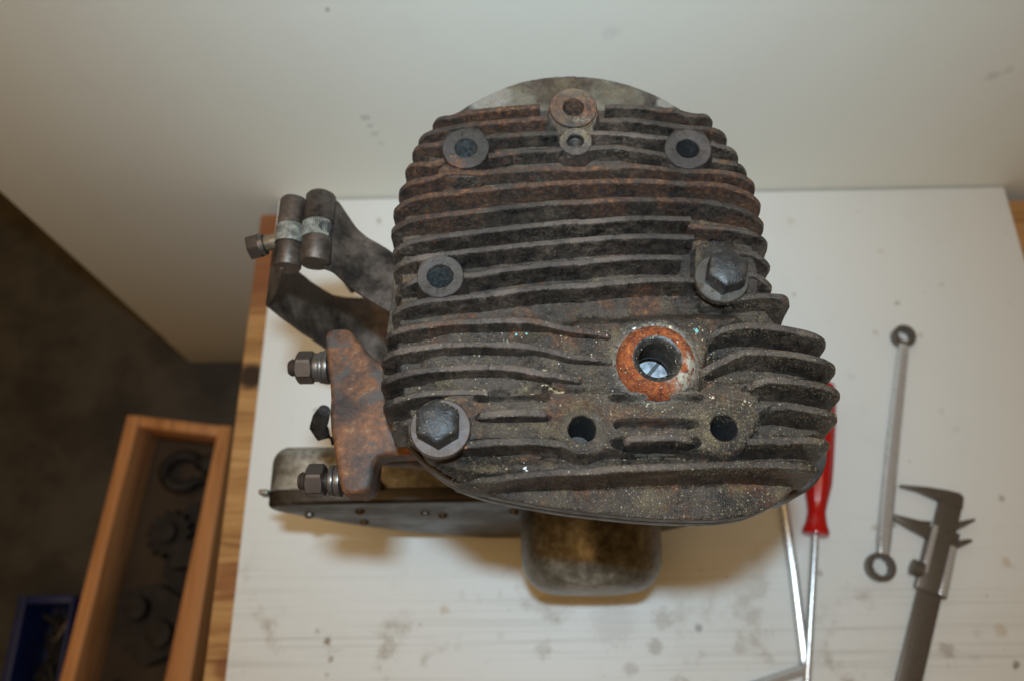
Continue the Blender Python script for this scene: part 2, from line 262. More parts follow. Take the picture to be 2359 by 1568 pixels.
RUST_SPOTS = [(0.028, -0.0035, 0.308, 0.011, 0.3), (0.0141, -0.0042, 0.306, 0.008, 0.22), (-0.0091, -0.0147, 0.31, 0.007, 0.28), (-0.0043, -0.0234, 0.312, 0.009, 0.22), (-0.0229, -0.0167, 0.31, 0.006, 0.22), (-0.0575, 0.0504, 0.31, 0.014, 0.22), (-0.068, 0.0612, 0.304, 0.01, 0.25), (-0.0387, 0.0433, 0.312, 0.012, 0.18), (0.0605, 0.0456, 0.31, 0.01, 0.2), (0.0689, 0.0309, 0.306, 0.008, 0.25), (0.0195, 0.0338, 0.31, 0.007, 0.25), (0.0345, 0.0449, 0.312, 0.009, 0.2), (-0.0179, 0.0825, 0.314, 0.012, 0.25), (-0.0479, 0.0562, 0.314, 0.007, 0.25), (-0.0578, -0.0028, 0.31, 0.006, 0.3), (-0.0637, 0.008, 0.308, 0.008, 0.15), (0.0344, -0.0722, 0.298, 0.01, 0.15), (0.0607, -0.0756, 0.297, 0.008, 0.18), (-0.0759, 0.0459, 0.304, 0.006, 0.3), (0.0124, 0.0829, 0.314, 0.008, 0.15)]
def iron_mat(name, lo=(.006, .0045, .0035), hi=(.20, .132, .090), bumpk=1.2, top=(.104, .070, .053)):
    m = NT(name)
    oi = m.n('ShaderNodeObjectInfo'); sp = m.n('ShaderNodeSeparateColor'); m.L(oi.outputs['Color'], sp.inputs[0])
    rustk, dustk = sp.outputs[0], sp.outputs[1]
    n1 = m.noise(160, 6, .65); n2 = m.noise(800, 4, .75); n3 = m.noise(48, 5, .6)
    g = m.math('ADD', m.math('MULTIPLY', n1, .5), m.math('MULTIPLY', n2, .5))
    base = m.ramp(g, (.42, lo), (.52, tuple(a+(b-a)*.33 for a, b in zip(lo, hi))), (.62, hi))
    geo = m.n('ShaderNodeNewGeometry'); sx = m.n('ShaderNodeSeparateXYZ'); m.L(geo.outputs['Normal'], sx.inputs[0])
    worn_lit = m.math('MULTIPLY', m.step(sx.outputs[2], .70, .98), m.step(g, .36, .58, .35, .95))    # rubbed upward faces, painted paler to give the fin tops their highlight
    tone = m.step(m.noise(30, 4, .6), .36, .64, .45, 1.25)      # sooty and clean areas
    base = m.mix(worn_lit, base, top)
    vm = m.n('ShaderNodeVectorMath'); vm.operation = 'SCALE'; m.L(base, vm.inputs[0]); m.L(tone, vm.inputs['Scale']); base = vm.outputs[0]
    rn = m.math('ADD', m.math('MULTIPLY', n3, .62), m.math('MULTIPLY', m.noise(260, 5, .7), .38))
    for rx, ry, rz, rr, rk in RUST_SPOTS:
        rn = m.math('ADD', rn, m.math('MULTIPLY', m.spot((rx, ry, rz), rr, .9, rr*.8, n1), rk))
    rm = m.step(m.math('ADD', rn, m.math('MULTIPLY', m.math('SUBTRACT', rustk, .5), .30)), .52, .64)
    rc = m.ramp(m.noise(420, 4, .7), (.30, (.022, .010, .007)), (.44, (.064, .026, .013)), (.58, (.150, .056, .020)), (.74, (.40, .150, .042)))
    col = m.mix(m.math('MULTIPLY', rm, .85), base, rc)
    # pale mineral crust in blotches
    cm = m.math('MULTIPLY', m.step(m.noise(75, 6, .7, dist=.5), .57, .68), m.step(n2, .42, .6))
    sy = m.n('ShaderNodeSeparateXYZ'); m.L(m.co, sy.inputs[0]); old = m.step(sy.outputs[1], .02, .10, .30, 1.0)   # the back of the head stood in the wet
    col = m.mix(m.math('MULTIPLY', cm, old), col, (.22, .19, .15))
    rim = m.step(m.noise(38, 5, .65), .40, .62); rear = m.math('MULTIPLY', m.math('MULTIPLY', rim, m.step(sy.outputs[1], .088, .098)), .75)
    col = m.mix(rear, col, (.24, .20, .135))
    for (ex, ey, ez, er) in [(-0.0069, 0.1123, 0.296, 0.0105), (0.0072, 0.117, 0.296, 0.008)]: col = m.mix(m.math('MULTIPLY', m.spot((ex, ey, ez), er, .5, er*1.4, n1), .8), col, (.060, .032, .018))   # scorched
    for (ex, ey, ez, er) in [(-0.0319, 0.1086, 0.296, 0.0095), (-0.0391, 0.1038, 0.296, 0.006), (0.0481, 0.1031, 0.296, 0.0055), (0.0685, 0.0653, 0.304, 0.004)]: col = m.mix(m.math('MULTIPLY', m.spot((ex, ey, ez), er, .5, er*1.4, n1), .8), col, (.36, .31, .26))      # scraped bare
    halo = m.math('MULTIPLY', m.spot((.0305, -.0324, .317), .0205, .36, .006, n1), m.step(n2, .36, .56))
    col = m.mix(m.math('MULTIPLY', halo, .75), col, (.42, .35, .28))
    up = m.step(sx.outputs[2], .35, .95)
    dn = m.step(m.math('ADD', m.math('MULTIPLY', m.noise(90, 5, .6), .5), m.math('MULTIPLY', m.noise(1900, 3, .7), .5)), .50, .62)
    dm = m.math('MULTIPLY', m.math('MULTIPLY', up, dn), dustk)
    col = m.mix(dm, col, m.ramp(m.noise(2400, 2, .5), (.35, (.100, .066, .034)), (.62, (.34, .235, .105))))
    b1 = m.bump(m.noise(420, 6, .75), .75*bumpk, .0013); b2 = m.bump(m.noise(1500, 4, .7), .7*bumpk, .0006, b1)
    ro = m.math('SUBTRACT', m.step(n1, .3, .7, .27, .5), m.math('MULTIPLY', worn_lit, .02))
    return m.done(col, m.math('ADD', ro, m.math('MULTIPLY', m.math('ADD', rm, dm), .25)), 0, .62, b2)
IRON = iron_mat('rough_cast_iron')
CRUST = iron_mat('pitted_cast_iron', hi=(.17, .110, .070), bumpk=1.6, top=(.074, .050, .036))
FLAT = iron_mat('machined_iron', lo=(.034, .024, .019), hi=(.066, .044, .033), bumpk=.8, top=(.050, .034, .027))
def bolt_mat():
    m = NT('blackened_steel'); n = m.noise(240, 6, .6)
    col = m.ramp(n, (.3, (.011, .0095, .0085)), (.55, (.023, .0195, .017)), (.75, (.070, .045, .030)))
    return m.done(col, m.step(n, .3, .7, .40, .6), .05, .5, m.bump(m.noise(420, 4, .6), .6, .0009))
BLACK = bolt_mat()
def steel_mat(name, c=(.36, .34, .31), dirt=.5, r0=.28, r1=.5, metal=.85):
    m = NT(name); n = m.noise(180, 6, .65); d = m.step(m.math('ADD', n, m.math('MULTIPLY', m.noise(900, 3, .7), .25)), .56, .76)
    col = m.mix(m.math('MULTIPLY', d, dirt), c, (.075, .045, .028))
    return m.done(col, m.step(n, .3, .7, r0, r1), metal, .5, m.bump(m.noise(900, 4, .6), .18, .0003))
WASHER = steel_mat('dull_steel', (.155, .138, .118), .8, .34, .55)
RUSTW = steel_mat('rusty_washer_steel', (.068, .043, .034), .8, .4, .6, .25)
SPRING = steel_mat('dark_spring_steel', (.13, .115, .10), .6, .3, .5, .7)
CHROME = steel_mat('bright_chrome', (.60, .60, .60), .12, .18, .3, .6)
CALI = steel_mat('dark_tool_steel', (.155, .135, .115), .3, .30, .42, .6)
NUT = steel_mat('oily_nut_steel', (.075, .055, .044), .7, .34, .55, .55)
def rust_ring():
    m = NT('flaking_orange_rust'); n = m.noise(330, 5, .7)
    c = m.ramp(m.math('ADD', m.math('MULTIPLY', n, .65), m.math('MULTIPLY', m.noise(900, 4, .7), .35)), (.36, (.06, .016, .008)), (.47, (.20, .045, .014)), (.58, (.38, .092, .022)), (.72, (.60, .22, .055)))
    pale = m.math('MULTIPLY', m.step(m.noise(150, 5, .7), .44, .54), m.spot((.063-.02, .101-.14, .317), .0125, .7, .006, n))
    c = m.mix(pale, c, (.45, .39, .30))
    return m.done(c, .8, 0, .3, m.bump(m.math('ADD', n, m.noise(1100, 4, .7)), .9, .0011))
ORANGE = rust_ring()
def alum():
    m = NT('oily_cast_aluminium'); n = m.noise(28, 6, .65); f = m.noise(220, 5, .7)
    c = m.ramp(m.math('ADD', m.math('MULTIPLY', n, .7), m.math('MULTIPLY', f, .3)), (.36, (.045, .034, .022)), (.5, (.165, .143, .108)), (.62, (.40, .365, .31)))
    return m.done(c, m.step(n, .35, .65, .3, .5), .55, .5, m.bump(f, .3, .0008))
ALUM = alum()
def shaded_alum():  # darker copy of the oily aluminium; the front cover's shade is painted in
    m = NT('shaded_oily_aluminium'); n = m.noise(34, 6, .65); f = m.noise(260, 5, .7)
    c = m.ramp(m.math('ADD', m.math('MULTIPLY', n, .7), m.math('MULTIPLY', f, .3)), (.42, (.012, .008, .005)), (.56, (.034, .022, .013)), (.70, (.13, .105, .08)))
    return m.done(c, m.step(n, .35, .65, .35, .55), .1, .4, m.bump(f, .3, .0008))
BALUM = shaded_alum()
def inlet_mat():
    m = NT('rusty_inlet_iron'); n = m.noise(60, 6, .65); f = m.noise(300, 5, .7); g = m.noise(95, 4, .6, dist=.4)
    c = m.ramp(m.math('ADD', m.math('MULTIPLY', n, .6), m.math('MULTIPLY', f, .4)), (.36, (.018, .012, .010)), (.48, (.085, .036, .018)), (.57, (.17, .062, .022)), (.68, (.30, .115, .040)))
    c = m.mix(m.math('MULTIPLY', m.step(g, .5, .62), .8), c, (.052, .048, .043)); c = m.mix(m.math('MULTIPLY', m.step(f, .6, .7), .5), c, (.24, .20, .12))
    return m.done(c, .62, 0, .4, m.bump(f, .4, .0006))
INLET = inlet_mat()
def strap_mat():
    m = NT('browned_sheet_steel'); n = m.noise(75, 6, .6); f = m.noise(420, 4, .7)
    c = m.ramp(m.math('ADD', m.math('MULTIPLY', n, .7), m.math('MULTIPLY', f, .3)), (.36, (.026, .020, .016)), (.5, (.080, .056, .042)), (.60, (.14, .095, .070)), (.72, (.20, .18, .155)))
    return m.done(c, m.step(n, .35, .65, .36, .55), .45, .5, m.bump(f, .25, .0004))
STRAP = strap_mat()
def pale(name, base, dirty, spots, grain=False):
    m = NT(name); n = m.noise(14, 6, .6); f = m.noise(90, 5, .65)
    c = m.mix(m.step(m.math('ADD', m.math('MULTIPLY', n, .7), m.math('MULTIPLY', f, .3)), .48, .74, 0, .35), base, dirty)
    h = f; wobn = m.noise(260, 4, .65)
    if grain:
        gv = m.map(4, 360, 1); g = m.noise(1, 3, .6, gv, .3); sx = m.n('ShaderNodeSeparateXYZ'); m.L(m.co, sx.inputs[0])
        near = m.step(m.math('ADD', sx.outputs[1], m.math('MULTIPLY', m.math('SUBTRACT', n, .5), .16)), .07, -.10)   # worn side of the board
        c = m.mix(m.math('MULTIPLY', m.math('MULTIPLY', m.step(g, .50, .66), near), .42), c, (.37, .345, .29))
        st = m.math('MULTIPLY', m.step(m.noise(24, 6, .68), .55, .70), near)
        c = m.mix(m.math('MULTIPLY', st, .8), c, (.27, .20, .12))
        sp = m.step(m.noise(75, 3, .5), .70, .76); c = m.mix(m.math('MULTIPLY', sp, .55), c, (.22, .16, .09))
        h = m.math('ADD', f, g)
    for (x, y, z, r, col, k, so) in spots: c = m.mix(m.math('MULTIPLY', m.spot((x*S, y*S, z*S), r*S, .6, r*S*1.7, wobn), k), c, col)
    return m.done(c, .62 if not grain else .5, 0, .4, m.bump(h, .15, .0008))
def wood(name, c0, c1, c2, vec, knots=(), r=.5):
    m = NT(name); g = m.noise(1, 6, .65, m.map(*vec), 1.0); f = m.noise(900, 3, .6)
    c = m.ramp(g, (.32, c0), (.5, c1), (.68, c2)); 
    for (x, y, z, rr, col, k) in knots: c = m.mix(m.math('MULTIPLY', m.spot((x*S, y*S, z*S), rr*S, .6, rr*S*.6, g), k), c, col)
    return m.done(c, r, 0, .4, m.bump(m.math('ADD', g, f), .15, .0006))
def plain(name, c, r=.6, metal=0., var=.25, scale=40):
    m = NT(name); n = m.noise(scale, 6, .65)
    col = m.mix(m.step(n, .35, .65), tuple(x*(1-var) for x in c), tuple(x*(1+var) for x in c))
    return m.done(col, r, metal, .45, m.bump(m.noise(scale*12, 4, .6), .15, .0004))

# ------------------------------------------------------------------ the setting
FLOOR_Z = -392
fl = MB().add(*box(-2600, 2600, -2200, 2600, FLOOR_Z-20, FLOOR_Z))
tag(link('floor', fl, plain('dark_floor', (.038, .032, .024), .75, 0, .45, 9)), kind='structure')
bp = thing('back_panel', 'large white painted board standing upright behind the workbench', 'panel', (200, 386, FLOOR_Z))
SC = []
for x, z, r, k in ((-117, 118, 3, .30), (-115, 108, 2.2, .30), (-113, 98, 2.4, .28), (-110, 86, 2, .22), (-120, 225, 1.6, .5), (333, 150, 4, .22), (341, 156, 3, .18), (430, 95, 6, .15), (60, 200, 5, .1)):
    SC.append((x-200, -4, z-FLOOR_Z, r*1.6, (.20, .19, .17), k, .8))
link('board', MB().add(*box(-449, 950, 382, 392, FLOOR_Z+.5, 430)), pale('panel_paint', (.86, .83, .73), (.79, .76, .64), SC), bp, bevel=1.2)

PINE = wood('bench_pine', (.20, .085, .028), (.40, .20, .070), (.52, .29, .115), (6, 90, 6), [(-226, 214, 0, 13, (.02, .01, .008), .95), (-229, 330, 0, 60, (.20, .065, .028), .75), (-224, 40, 0, 22, (.22, .07, .03), .6)])
wb = thing('workbench', 'low wooden workbench with an orange pine top showing at the edges', 'workbench', (0, 0, FLOOR_Z))
PINE_L = PINE
top_m = MB().add(*box(-231, 470, -420, 372, -36, 0))
def recolor(spots): return spots
link('bench_top', top_m, wood('bench_pine_top', (.22, .10, .032), (.42, .215, .078), (.54, .31, .125), (7, 75, 7),
     [(-222, 220, -FLOOR_Z, 15, (.018, .010, .008), .95), (-226, 335, -FLOOR_Z, 75, (.20, .062, .026), .8), (-218, 60, -FLOOR_Z, 20, (.22, .07, .03), .6), (-214, 0, -FLOOR_Z, 14, (.16, .045, .02), .7)]), wb, bevel=2)
for lx in (-200, 430):
    for ly in (-380, 330):
        link('bench_leg', MB().add(*box(lx-25, lx+25, ly-25, ly+25, FLOOR_Z, -36.5)), PINE, wb, bevel=2)

BS = []
def bs(x, y, r, col, k, so=.6): BS.append((x-100, y-60, 8, r, col, k, so))
BRN = (.17, .085, .028); YEL = (.42, .27, .10); GRY = (.24, .21, .16)
for x, y, r, c, k in ((-143, 18, 4.2, BRN, .8), (-139, 6, 3.6, BRN, .7), (-150, 25, 3, BRN, .45), (-141, -4, 3, BRN, .4), (318, 243, 4, YEL, .5), (283, 246, 4, BRN, .35), (258, 210, 8, GRY, .35),
     (268, 95, 5, BRN, .6), (256, 92, 5, YEL, .45), (322, 180, 6, GRY, .4), (330, 165, 7, GRY, .3), (345, 66, 6, YEL, .45), (352, 112, 4, BRN, .55), (372, 115, 4, BRN, .55), (376, 108, 4, YEL, .5),
     (210, 60, 4, BRN, .5), (95, 30, 12, BRN, .35), (88, 12, 9, BRN, .45), (70, -2, 8, BRN, .35), (120, 24, 5, (.06, .05, .04), .6), (20, 40, 20, BRN, .22), (60, 28, 26, BRN, .2), (290, 8, 9, BRN, .45), (330, 20, 7, YEL, .4),
     (335, -2, 5, (.05, .04, .03), .7), (-60, 38, 6, YEL, .5), (300, 320, 5, YEL, .25), (230, 350, 6, YEL, .25), (245, 295, 4, GRY, .3), (350, 330, 5, GRY, .2), (395, 270, 5, GRY, .25), (10, 10, 9, BRN, .3), (-20, 20, 7, GRY, .4)):
    bs(x, y, r*(.55 if c == GRY else .8), c, k*(.4 if c == GRY else .85))
wbd = thing('white_board', 'white painted board lying flat under the engine and the hand tools', 'board', (100, 60, 0))
bd = MB().add(*prism([(-212, -330), (420, -330), (418, 380.5), (-213, 380.5)], .4, 8))
link('painted_face', bd, pale('board_paint', (.71, .70, .665), (.62, .60, .54), BS, True), wbd, bevel=1.5)

# ------------------------------------------------------------------ the engine
eng = thing('motorcycle_engine', 'rusty single cylinder motorcycle engine standing upright with its finned cylinder head towards the viewer', 'engine', (20, 140, 8))
BZ = 8.0
T = 325.
# --- head casting: one relief sheet with pockets and pads, closed by its gasket flange
def inside_dist(poly, X, Y):
    P = np.array(poly); Q = np.roll(P, -1, 0); d = np.full(X.shape, 1e9); ins = np.zeros(X.shape, bool)
    for (x0, y0), (x1, y1) in zip(P, Q):
        ex, ey = x1-x0, y1-y0; t = np.clip(((X-x0)*ex+(Y-y0)*ey)/(ex*ex+ey*ey+1e-9), 0, 1)
        d = np.minimum(d, np.hypot(X-x0-t*ex, Y-y0-t*ey))
        c = ((y0 > Y) != (y1 > Y)); c &= X < (x1-x0)*(Y-y0)/(y1-y0+1e-12)+x0; ins ^= c
    return np.where(ins, d, -d)
def smooth(poly, it=2):
    P = np.array(poly, float)
    for _ in range(it):
        Q = np.roll(P, -1, 0); P = np.stack([.75*P+.25*Q, .25*P+.75*Q], 1).reshape(-1, 2)
    return P.tolist()
FL2 = smooth(FLANGE)
HOLES = [(x, y, ri) for n, (x, y, ro, ri, dz) in BOSS.items() if ri]
def relief(X, Y):
    Z = np.full(X.shape, T-21.)
    for poly, dz, bl in POLY:
        t = np.clip(inside_dist(smooth(poly, 1), X, Y)/bl+.5, 0, 1); t = t*t*(3-2*t); Z = Z*(1-t)+(T-dz)*t
    return Z
g = .55
P = np.array(FL2); xs = np.arange(P[:, 0].min()-1, P[:, 0].max()+1, g); ys = np.arange(P[:, 1].min()-1, P[:, 1].max()+1, g)
X, Y = np.meshgrid(xs, ys); Z = relief(X, Y); D = inside_dist(FL2, X, Y)
pts = np.stack([X.ravel(), Y.ravel(), Z.ravel()], 1)
depth = np.clip((T-Z)/8, .25, 1)
Z = Z+(fbm(pts, .35, 3)*.30+fbm(pts+9, 1.1, 2)*.16).reshape(Z.shape)*depth
for x, y, r in HOLES:
    d = np.hypot(X-x, Y-y); t = np.clip((r+1.4-d)/.6, 0, 1); Z = Z*(1-t)+(T-52)*t
Z = Z-np.clip(1.2-D, 0, 3)**2*.5
# vertices just outside the outline slide on to it
idx = -np.ones(X.shape, int); keep = D > -.05; idx[keep] = np.arange(keep.sum())
V = np.stack([X[keep], Y[keep], Z[keep]], 1)
a, b, c, d = idx[:-1, :-1], idx[:-1, 1:], idx[1:, 1:], idx[1:, :-1]; ok = (a >= 0) & (b >= 0) & (c >= 0) & (d >= 0)
hb = MB(); hb.v = V.tolist(); hb.f = np.stack([a[ok], b[ok], c[ok], d[ok]], 1).tolist(); hb.m = [0]*len(hb.f)
fz = len(hb.v)
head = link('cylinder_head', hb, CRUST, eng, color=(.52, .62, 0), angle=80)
fg = MB(); n = len(FL2); cx, cy = P.mean(0)
def off(k): return [(x+(cx-x)/math.hypot(cx-x, cy-y)*k, y+(cy-y)/math.hypot(cx-x, cy-y)*k) for x, y in FL2]
rings = [(off(1.1), T-21.25), (off(.25), T-21.6), (off(0), T-22.4), (off(0), T-28), (off(.5), T-28.6)]
for r, z in rings: fg.v += [(x, y, z) for x, y in r]
for k in range(len(rings)-1): fg.f += [(k*n+i, k*n+(i+1) % n, (k+1)*n+(i+1) % n, (k+1)*n+i) for i in range(n)]
fg.f.append(tuple(range((len(rings)-1)*n, len(rings)*n))); fg.m = [0]*len(fg.f)
link('gasket_flange', fg, FLAT, head, color=(.2, .1, 0))

def resample(pts, step):
    Q = np.array(pts, float); out = []
    E = np.vstack([2*Q[0]-Q[1], Q, 2*Q[-1]-Q[-2]])
    for i in range(len(Q)-1):
        p0, p1, p2, p3 = E[i:i+4]; m = max(2, int(np.hypot(*(p2-p1))/step))
        for t in np.arange(m)/m:
            out.append(.5*(2*p1+(p2-p0)*t+(2*p0-5*p1+4*p2-p3)*t*t+(3*p1-p0-3*p2+p3)*t**3))
    out.append(Q[-1]); return np.array(out)
def fin_mesh(F, k):
    pts = [tuple(p) for p in F['p']]
    for key, at0 in (('l', True), ('r', False)):
        if F[key]:
            tip = F[key][:2]; pts = [tip]+pts if at0 else pts+[tip]
    C = resample(pts, .75); seg = np.hypot(*np.diff(C, axis=0).T); s = np.concatenate([[0], np.cumsum(seg)]); Ltot = s[-1]
    top = np.full(len(C), T-F['dz'])
    half = np.full(len(C), F['t'])
    for key, dist in (('l', s), ('r', Ltot-s)):
        if F[key]:
            _, _, drop, run = F[key]
            if not run: run = max(14, np.hypot(F[key][0]-F['p'][0 if key == 'l' else -1][0], F[key][1]-F['p'][0 if key == 'l' else -1][1])*1.15)
            u = np.clip(dist/run, 0, 1); top = top-drop*(1-np.sqrt(1-(1-u)**2))
            half = half*np.clip(.55+.45*np.sqrt(np.clip(dist/1.6, 0, 1)), 0, 1)
    cp = np.stack([C[:, 0], C[:, 1], np.full(len(C), k*7.7)], 1)
    top = top+fbm(cp, .10, 3)*.10
    tan = np.gradient(C, axis=0); tan /= np.hypot(*tan.T)[:, None]+1e-9; nor = np.stack([-tan[:, 1], tan[:, 0]], 1)
    zb = T-24.5
    rows = [(-1, 0, 1.0), (-1, .3, .66), (-1, .55, .32), (-1, .78, .12), (-1, .95, .02), (-.97, 0, -.22), (-.80, 0, -.05), (-.36, 0, 0), (.05, 0, 0), (.4, 0, 0), (.82, 0, -.06), (.97, 0, -.24), (1, .95, .02), (1, .78, .12), (1, .55, .32), (1, .3, .66), (1, 0, 1.0)]
    V = []
    for u, fr, dr in rows:
        if dr > 0: z = zb+(top-.55-zb)*fr; w = half*u+np.sign(u)*dr*1.9
        else: z = top+dr*1.7; w = half*u
        V.append(np.column_stack([C+nor*w[:, None], z]))
    V = np.array(V); R, N = V.shape[:2]; Pf = V.reshape(-1, 3)
    sid = np.repeat(np.array([0 if r[2] <= 0 else 1 for r in rows]), N); side = np.where(sid == 1, .34+.35*F['rust'], .09)
    nrm = np.tile(np.column_stack([nor, np.zeros(N)]), (R, 1))
    dis = (fbm(Pf+k*13.1, .30, 2)*.12+fbm(Pf+3, 1.0, 2)*.55+np.abs(fbm(Pf+5, 2.1, 2))*.45)*side
    Pf = Pf+nrm*dis[:, None]; Pf[:, 2] += fbm(Pf+50, .8, 2)*.10
    mb = MB(); mb.v = Pf.tolist()
    mb.f = [(r*N+i, r*N+i+1, (r+1)*N+i+1, (r+1)*N+i) for r in range(R-1) for i in range(N-1)]
    mb.f += [tuple(r*N for r in range(R)), tuple(r*N+N-1 for r in range(R-1, -1, -1))]; mb.m = [0]*len(mb.f)
    return mb
head_solids = [head]
for k, F in enumerate(FINS):
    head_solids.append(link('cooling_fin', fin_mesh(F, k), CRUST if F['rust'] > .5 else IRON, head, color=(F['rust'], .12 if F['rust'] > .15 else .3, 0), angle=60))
def wob(mb, amp=.12, s=.5): return rough(mb, amp, s, 2)
for nme, (x, y, ro, ri, dz) in BOSS.items():
    if nme in ('boltR', 'boltL'): continue
    z = T+dz; n = 72
    bot = {'plug': -24, 'rear': -13, 'small': -14}.get(nme, -34)
    if nme == 'plug':
        prof = [(ro+2.2, z-5), (ro+1.2, z-2.4), (ro*.99, z-1.2), (ro*.95, z-.55)]+[(ro*.95-(ro*.95-ri-.8)*t, z-.25*(1-t)) for t in (.12, .25, .38, .5, .62, .74)]+[(ri+1.2, z-.15), (ri+.2, z-1.0)]
        h = z-1.3
        while h > z-17: prof += [(ri, h), (ri-.55, h-.55)]; h -= 1.1
        prof += [(ri-.2, z-17.4), (ri-.2, T-19)]
        link('bore_floor', MB().add(*lathe([(ri+4, T-31), (ri+4, T-30)], (x, y, 0))), plain('bore_floor_dark', (.02, .018, .016), .8), head)  # near-black colour for the bottom of the bore
        mb = MB().add(*lathe(prof, (x, y, 0), n=n, caps=False))
        A = np.array(mb.v); rr = np.hypot(A[:, 0]-x, A[:, 1]-y); msk = (rr > ri+1.3) & (rr < ro*.97)
        A[:, 2] += np.where(msk, np.abs(fbm(A, .8, 3))*.75-.25, 0); mb.v = A.tolist()
        sb = 9*n; mb.m = [0 if i < sb else 1 for i in range(len(mb.f))]
        o = link('spark_plug_boss', mb, [ORANGE, plain('dark_thread', (.030, .026, .022), .45, .2, .4, 300)], head, color=(.35, 0, 0), angle=50)  # bore wall and threads coloured darker than the boss face
        head_solids.append(o)
        VX0, VY0 = 52.2, 111.5
        vb = MB().add(*lathe([(6.6, T-30), (6.6, T-24.4), (6.2, T-24)], (VX0, VY0, 0)))
        w2 = Vector((.66, .75, 0)); 
        vv = link('valve_head', vb, plain('grey_valve_steel', (.25, .26, .275), .5, .3, .45, 300), head)
        q = Vector((-w2.y, w2.x, 0)); c0 = Vector((VX0, VY0, 0))
        sl = [(c0+w2*a+q*b) for a, b in ((-6.1, -.8), (6.1, -.8), (6.1, .8), (-6.1, .8))]
        link('screw_slot', MB().add(*prism([(p.x, p.y) for p in sl], T-24.6, T-23.9)), plain('slot_dark', (.045, .043, .042), .5, .2), head)  # flat dark strip in place of a cut slot
    else:
        prof = [(ro+1.6, z-9), (ro+.5, z-3), (ro+.05, z-1.2), (ro, z-.35), (ro-.35, z), (ri+.45, z), (ri+.1, z-.3), (ri, z-.9), (ri, T+bot)]
        if nme in ('d', 'e'): prof[0:5] = [(ro+.9, z-12), (ro+.5, z-2.4), (ro+.15, z-1.0), (ro-.5, z-.2), (ro-1.4, z)]
        mb = MB().add(*lathe(prof, (x, y, 0), n=n, caps=False)); mb.f.append(tuple(range((len(prof)-1)*n, len(prof)*n))); mb.m.append(1)
        for i in range(n): mb.m[(len(prof)-2)*n+i] = 1
        wob(mb, .07, .6)
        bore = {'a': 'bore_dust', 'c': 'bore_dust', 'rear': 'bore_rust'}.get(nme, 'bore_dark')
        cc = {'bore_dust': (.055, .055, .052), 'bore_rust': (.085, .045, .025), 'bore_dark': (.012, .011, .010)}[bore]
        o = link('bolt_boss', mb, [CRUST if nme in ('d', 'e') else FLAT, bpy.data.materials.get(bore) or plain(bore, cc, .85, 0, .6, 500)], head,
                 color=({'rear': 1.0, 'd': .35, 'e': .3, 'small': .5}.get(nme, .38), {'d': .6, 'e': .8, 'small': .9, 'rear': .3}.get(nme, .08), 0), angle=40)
        head_solids.append(o)
        if nme == 'small':
            sp = MB()
            for j in range(5): sp.add(*lathe([(ri-.05, z-3-j*1.1), (ri-.55, z-3.5-j*1.1), (ri-.05, z-4-j*1.1)], (x, y, 0), caps=False))
            link('thread', sp, WASHER, head)

# --- the two head bolts that are still in place, each with its washer
for nme, rot, wm, af, hh in (('boltL', math.radians(90), RUSTW, 15.6, 10.5), ('boltR', math.radians(77), WASHER, 15.4, 9.5)):
    x, y, ro, _, dz = BOSS[nme]; z = T+dz
    bx, by = (x, y) if nme == 'boltL' else (x+1.0, y+.6)
    if nme == 'boltL': bx -= .4; by += .3
    # frame(): for a z axis u = +x, so rot is the turn of a flat from +x
    b = MB().add(*hexhead((bx, by, z), af-.9, hh-2.0, dome=1.5, rot=math.radians(0 if nme == 'boltL' else -13)))
    b.add(*lathe([(4.6, T-30), (4.6, z-.2)], (bx, by, 0), n=24))
    bo = link('head_bolt', wob(b, .10, .35), BLACK, eng, angle=38)
    wz = 3.0 if nme == 'boltR' else 3.6
    w = MB().add(*lathe([(5, z-wz), (ro-.4, z-wz), (ro, z-wz+.4), (ro, z-.45), (ro-.4, z-.02), (5, z-.02)], (x, y, 0), n=72, caps=False))
    head_solids.append(link('washer', wob(w, .06, .4), wm, bo, angle=40))
    head_solids.append(bo)
    if nme == 'boltL':
        head_solids.append(link('bolt_boss', wob(MB().add(*lathe([(ro-1, T-18), (ro-2.2, T-4), (ro-2.6, z-wz-.05), (2, z-wz-.05)], (x, y, 0), n=48)), .2), CRUST, head, color=(.3, .2, 0)))

# --- barrel under the head
bar = thing_parent = None
bc = (22, 143)
bm_ = MB().add(*lathe([(43, 148), (43, 250), (50, 275), (52, 296.2)], (*bc, 0), n=64))
barrel = link('cylinder_barrel', bm_, IRON, eng, color=(.35, .1, 0))
g2 = MB(); o2 = [(x+(cx-x)*.006, y+(cy-y)*.006) for x, y in FL2]
g2.add(*prism([(x, y-.6) for x, y in o2], T-36, T-29.1))
link('barrel_top_flange', g2, FLAT, barrel, color=(.2, .05, 0), bevel=.8)
for k in range(8):
    z = 282-k*15
    link('barrel_fin', MB().add(*prism([(bc[0]+1.0+(x-bc[0])*(.93-.015*k), bc[1]+4+(y-bc[1])*(.90-.02*k)) for x, y in FL2[::2]], z-3, z)), IRON, barrel, color=(.4, .15, 0), bevel=.9)
ex = MB().add(*lathe([(20, 238), (23.2, 241), (23.4, 266), (22.4, 268.6), (19, 269.2), (6, 269.2)], (108, 88.5, 0), n=64))
link('valve_chest', ex, FLAT, barrel, color=(.12, .02, 0))
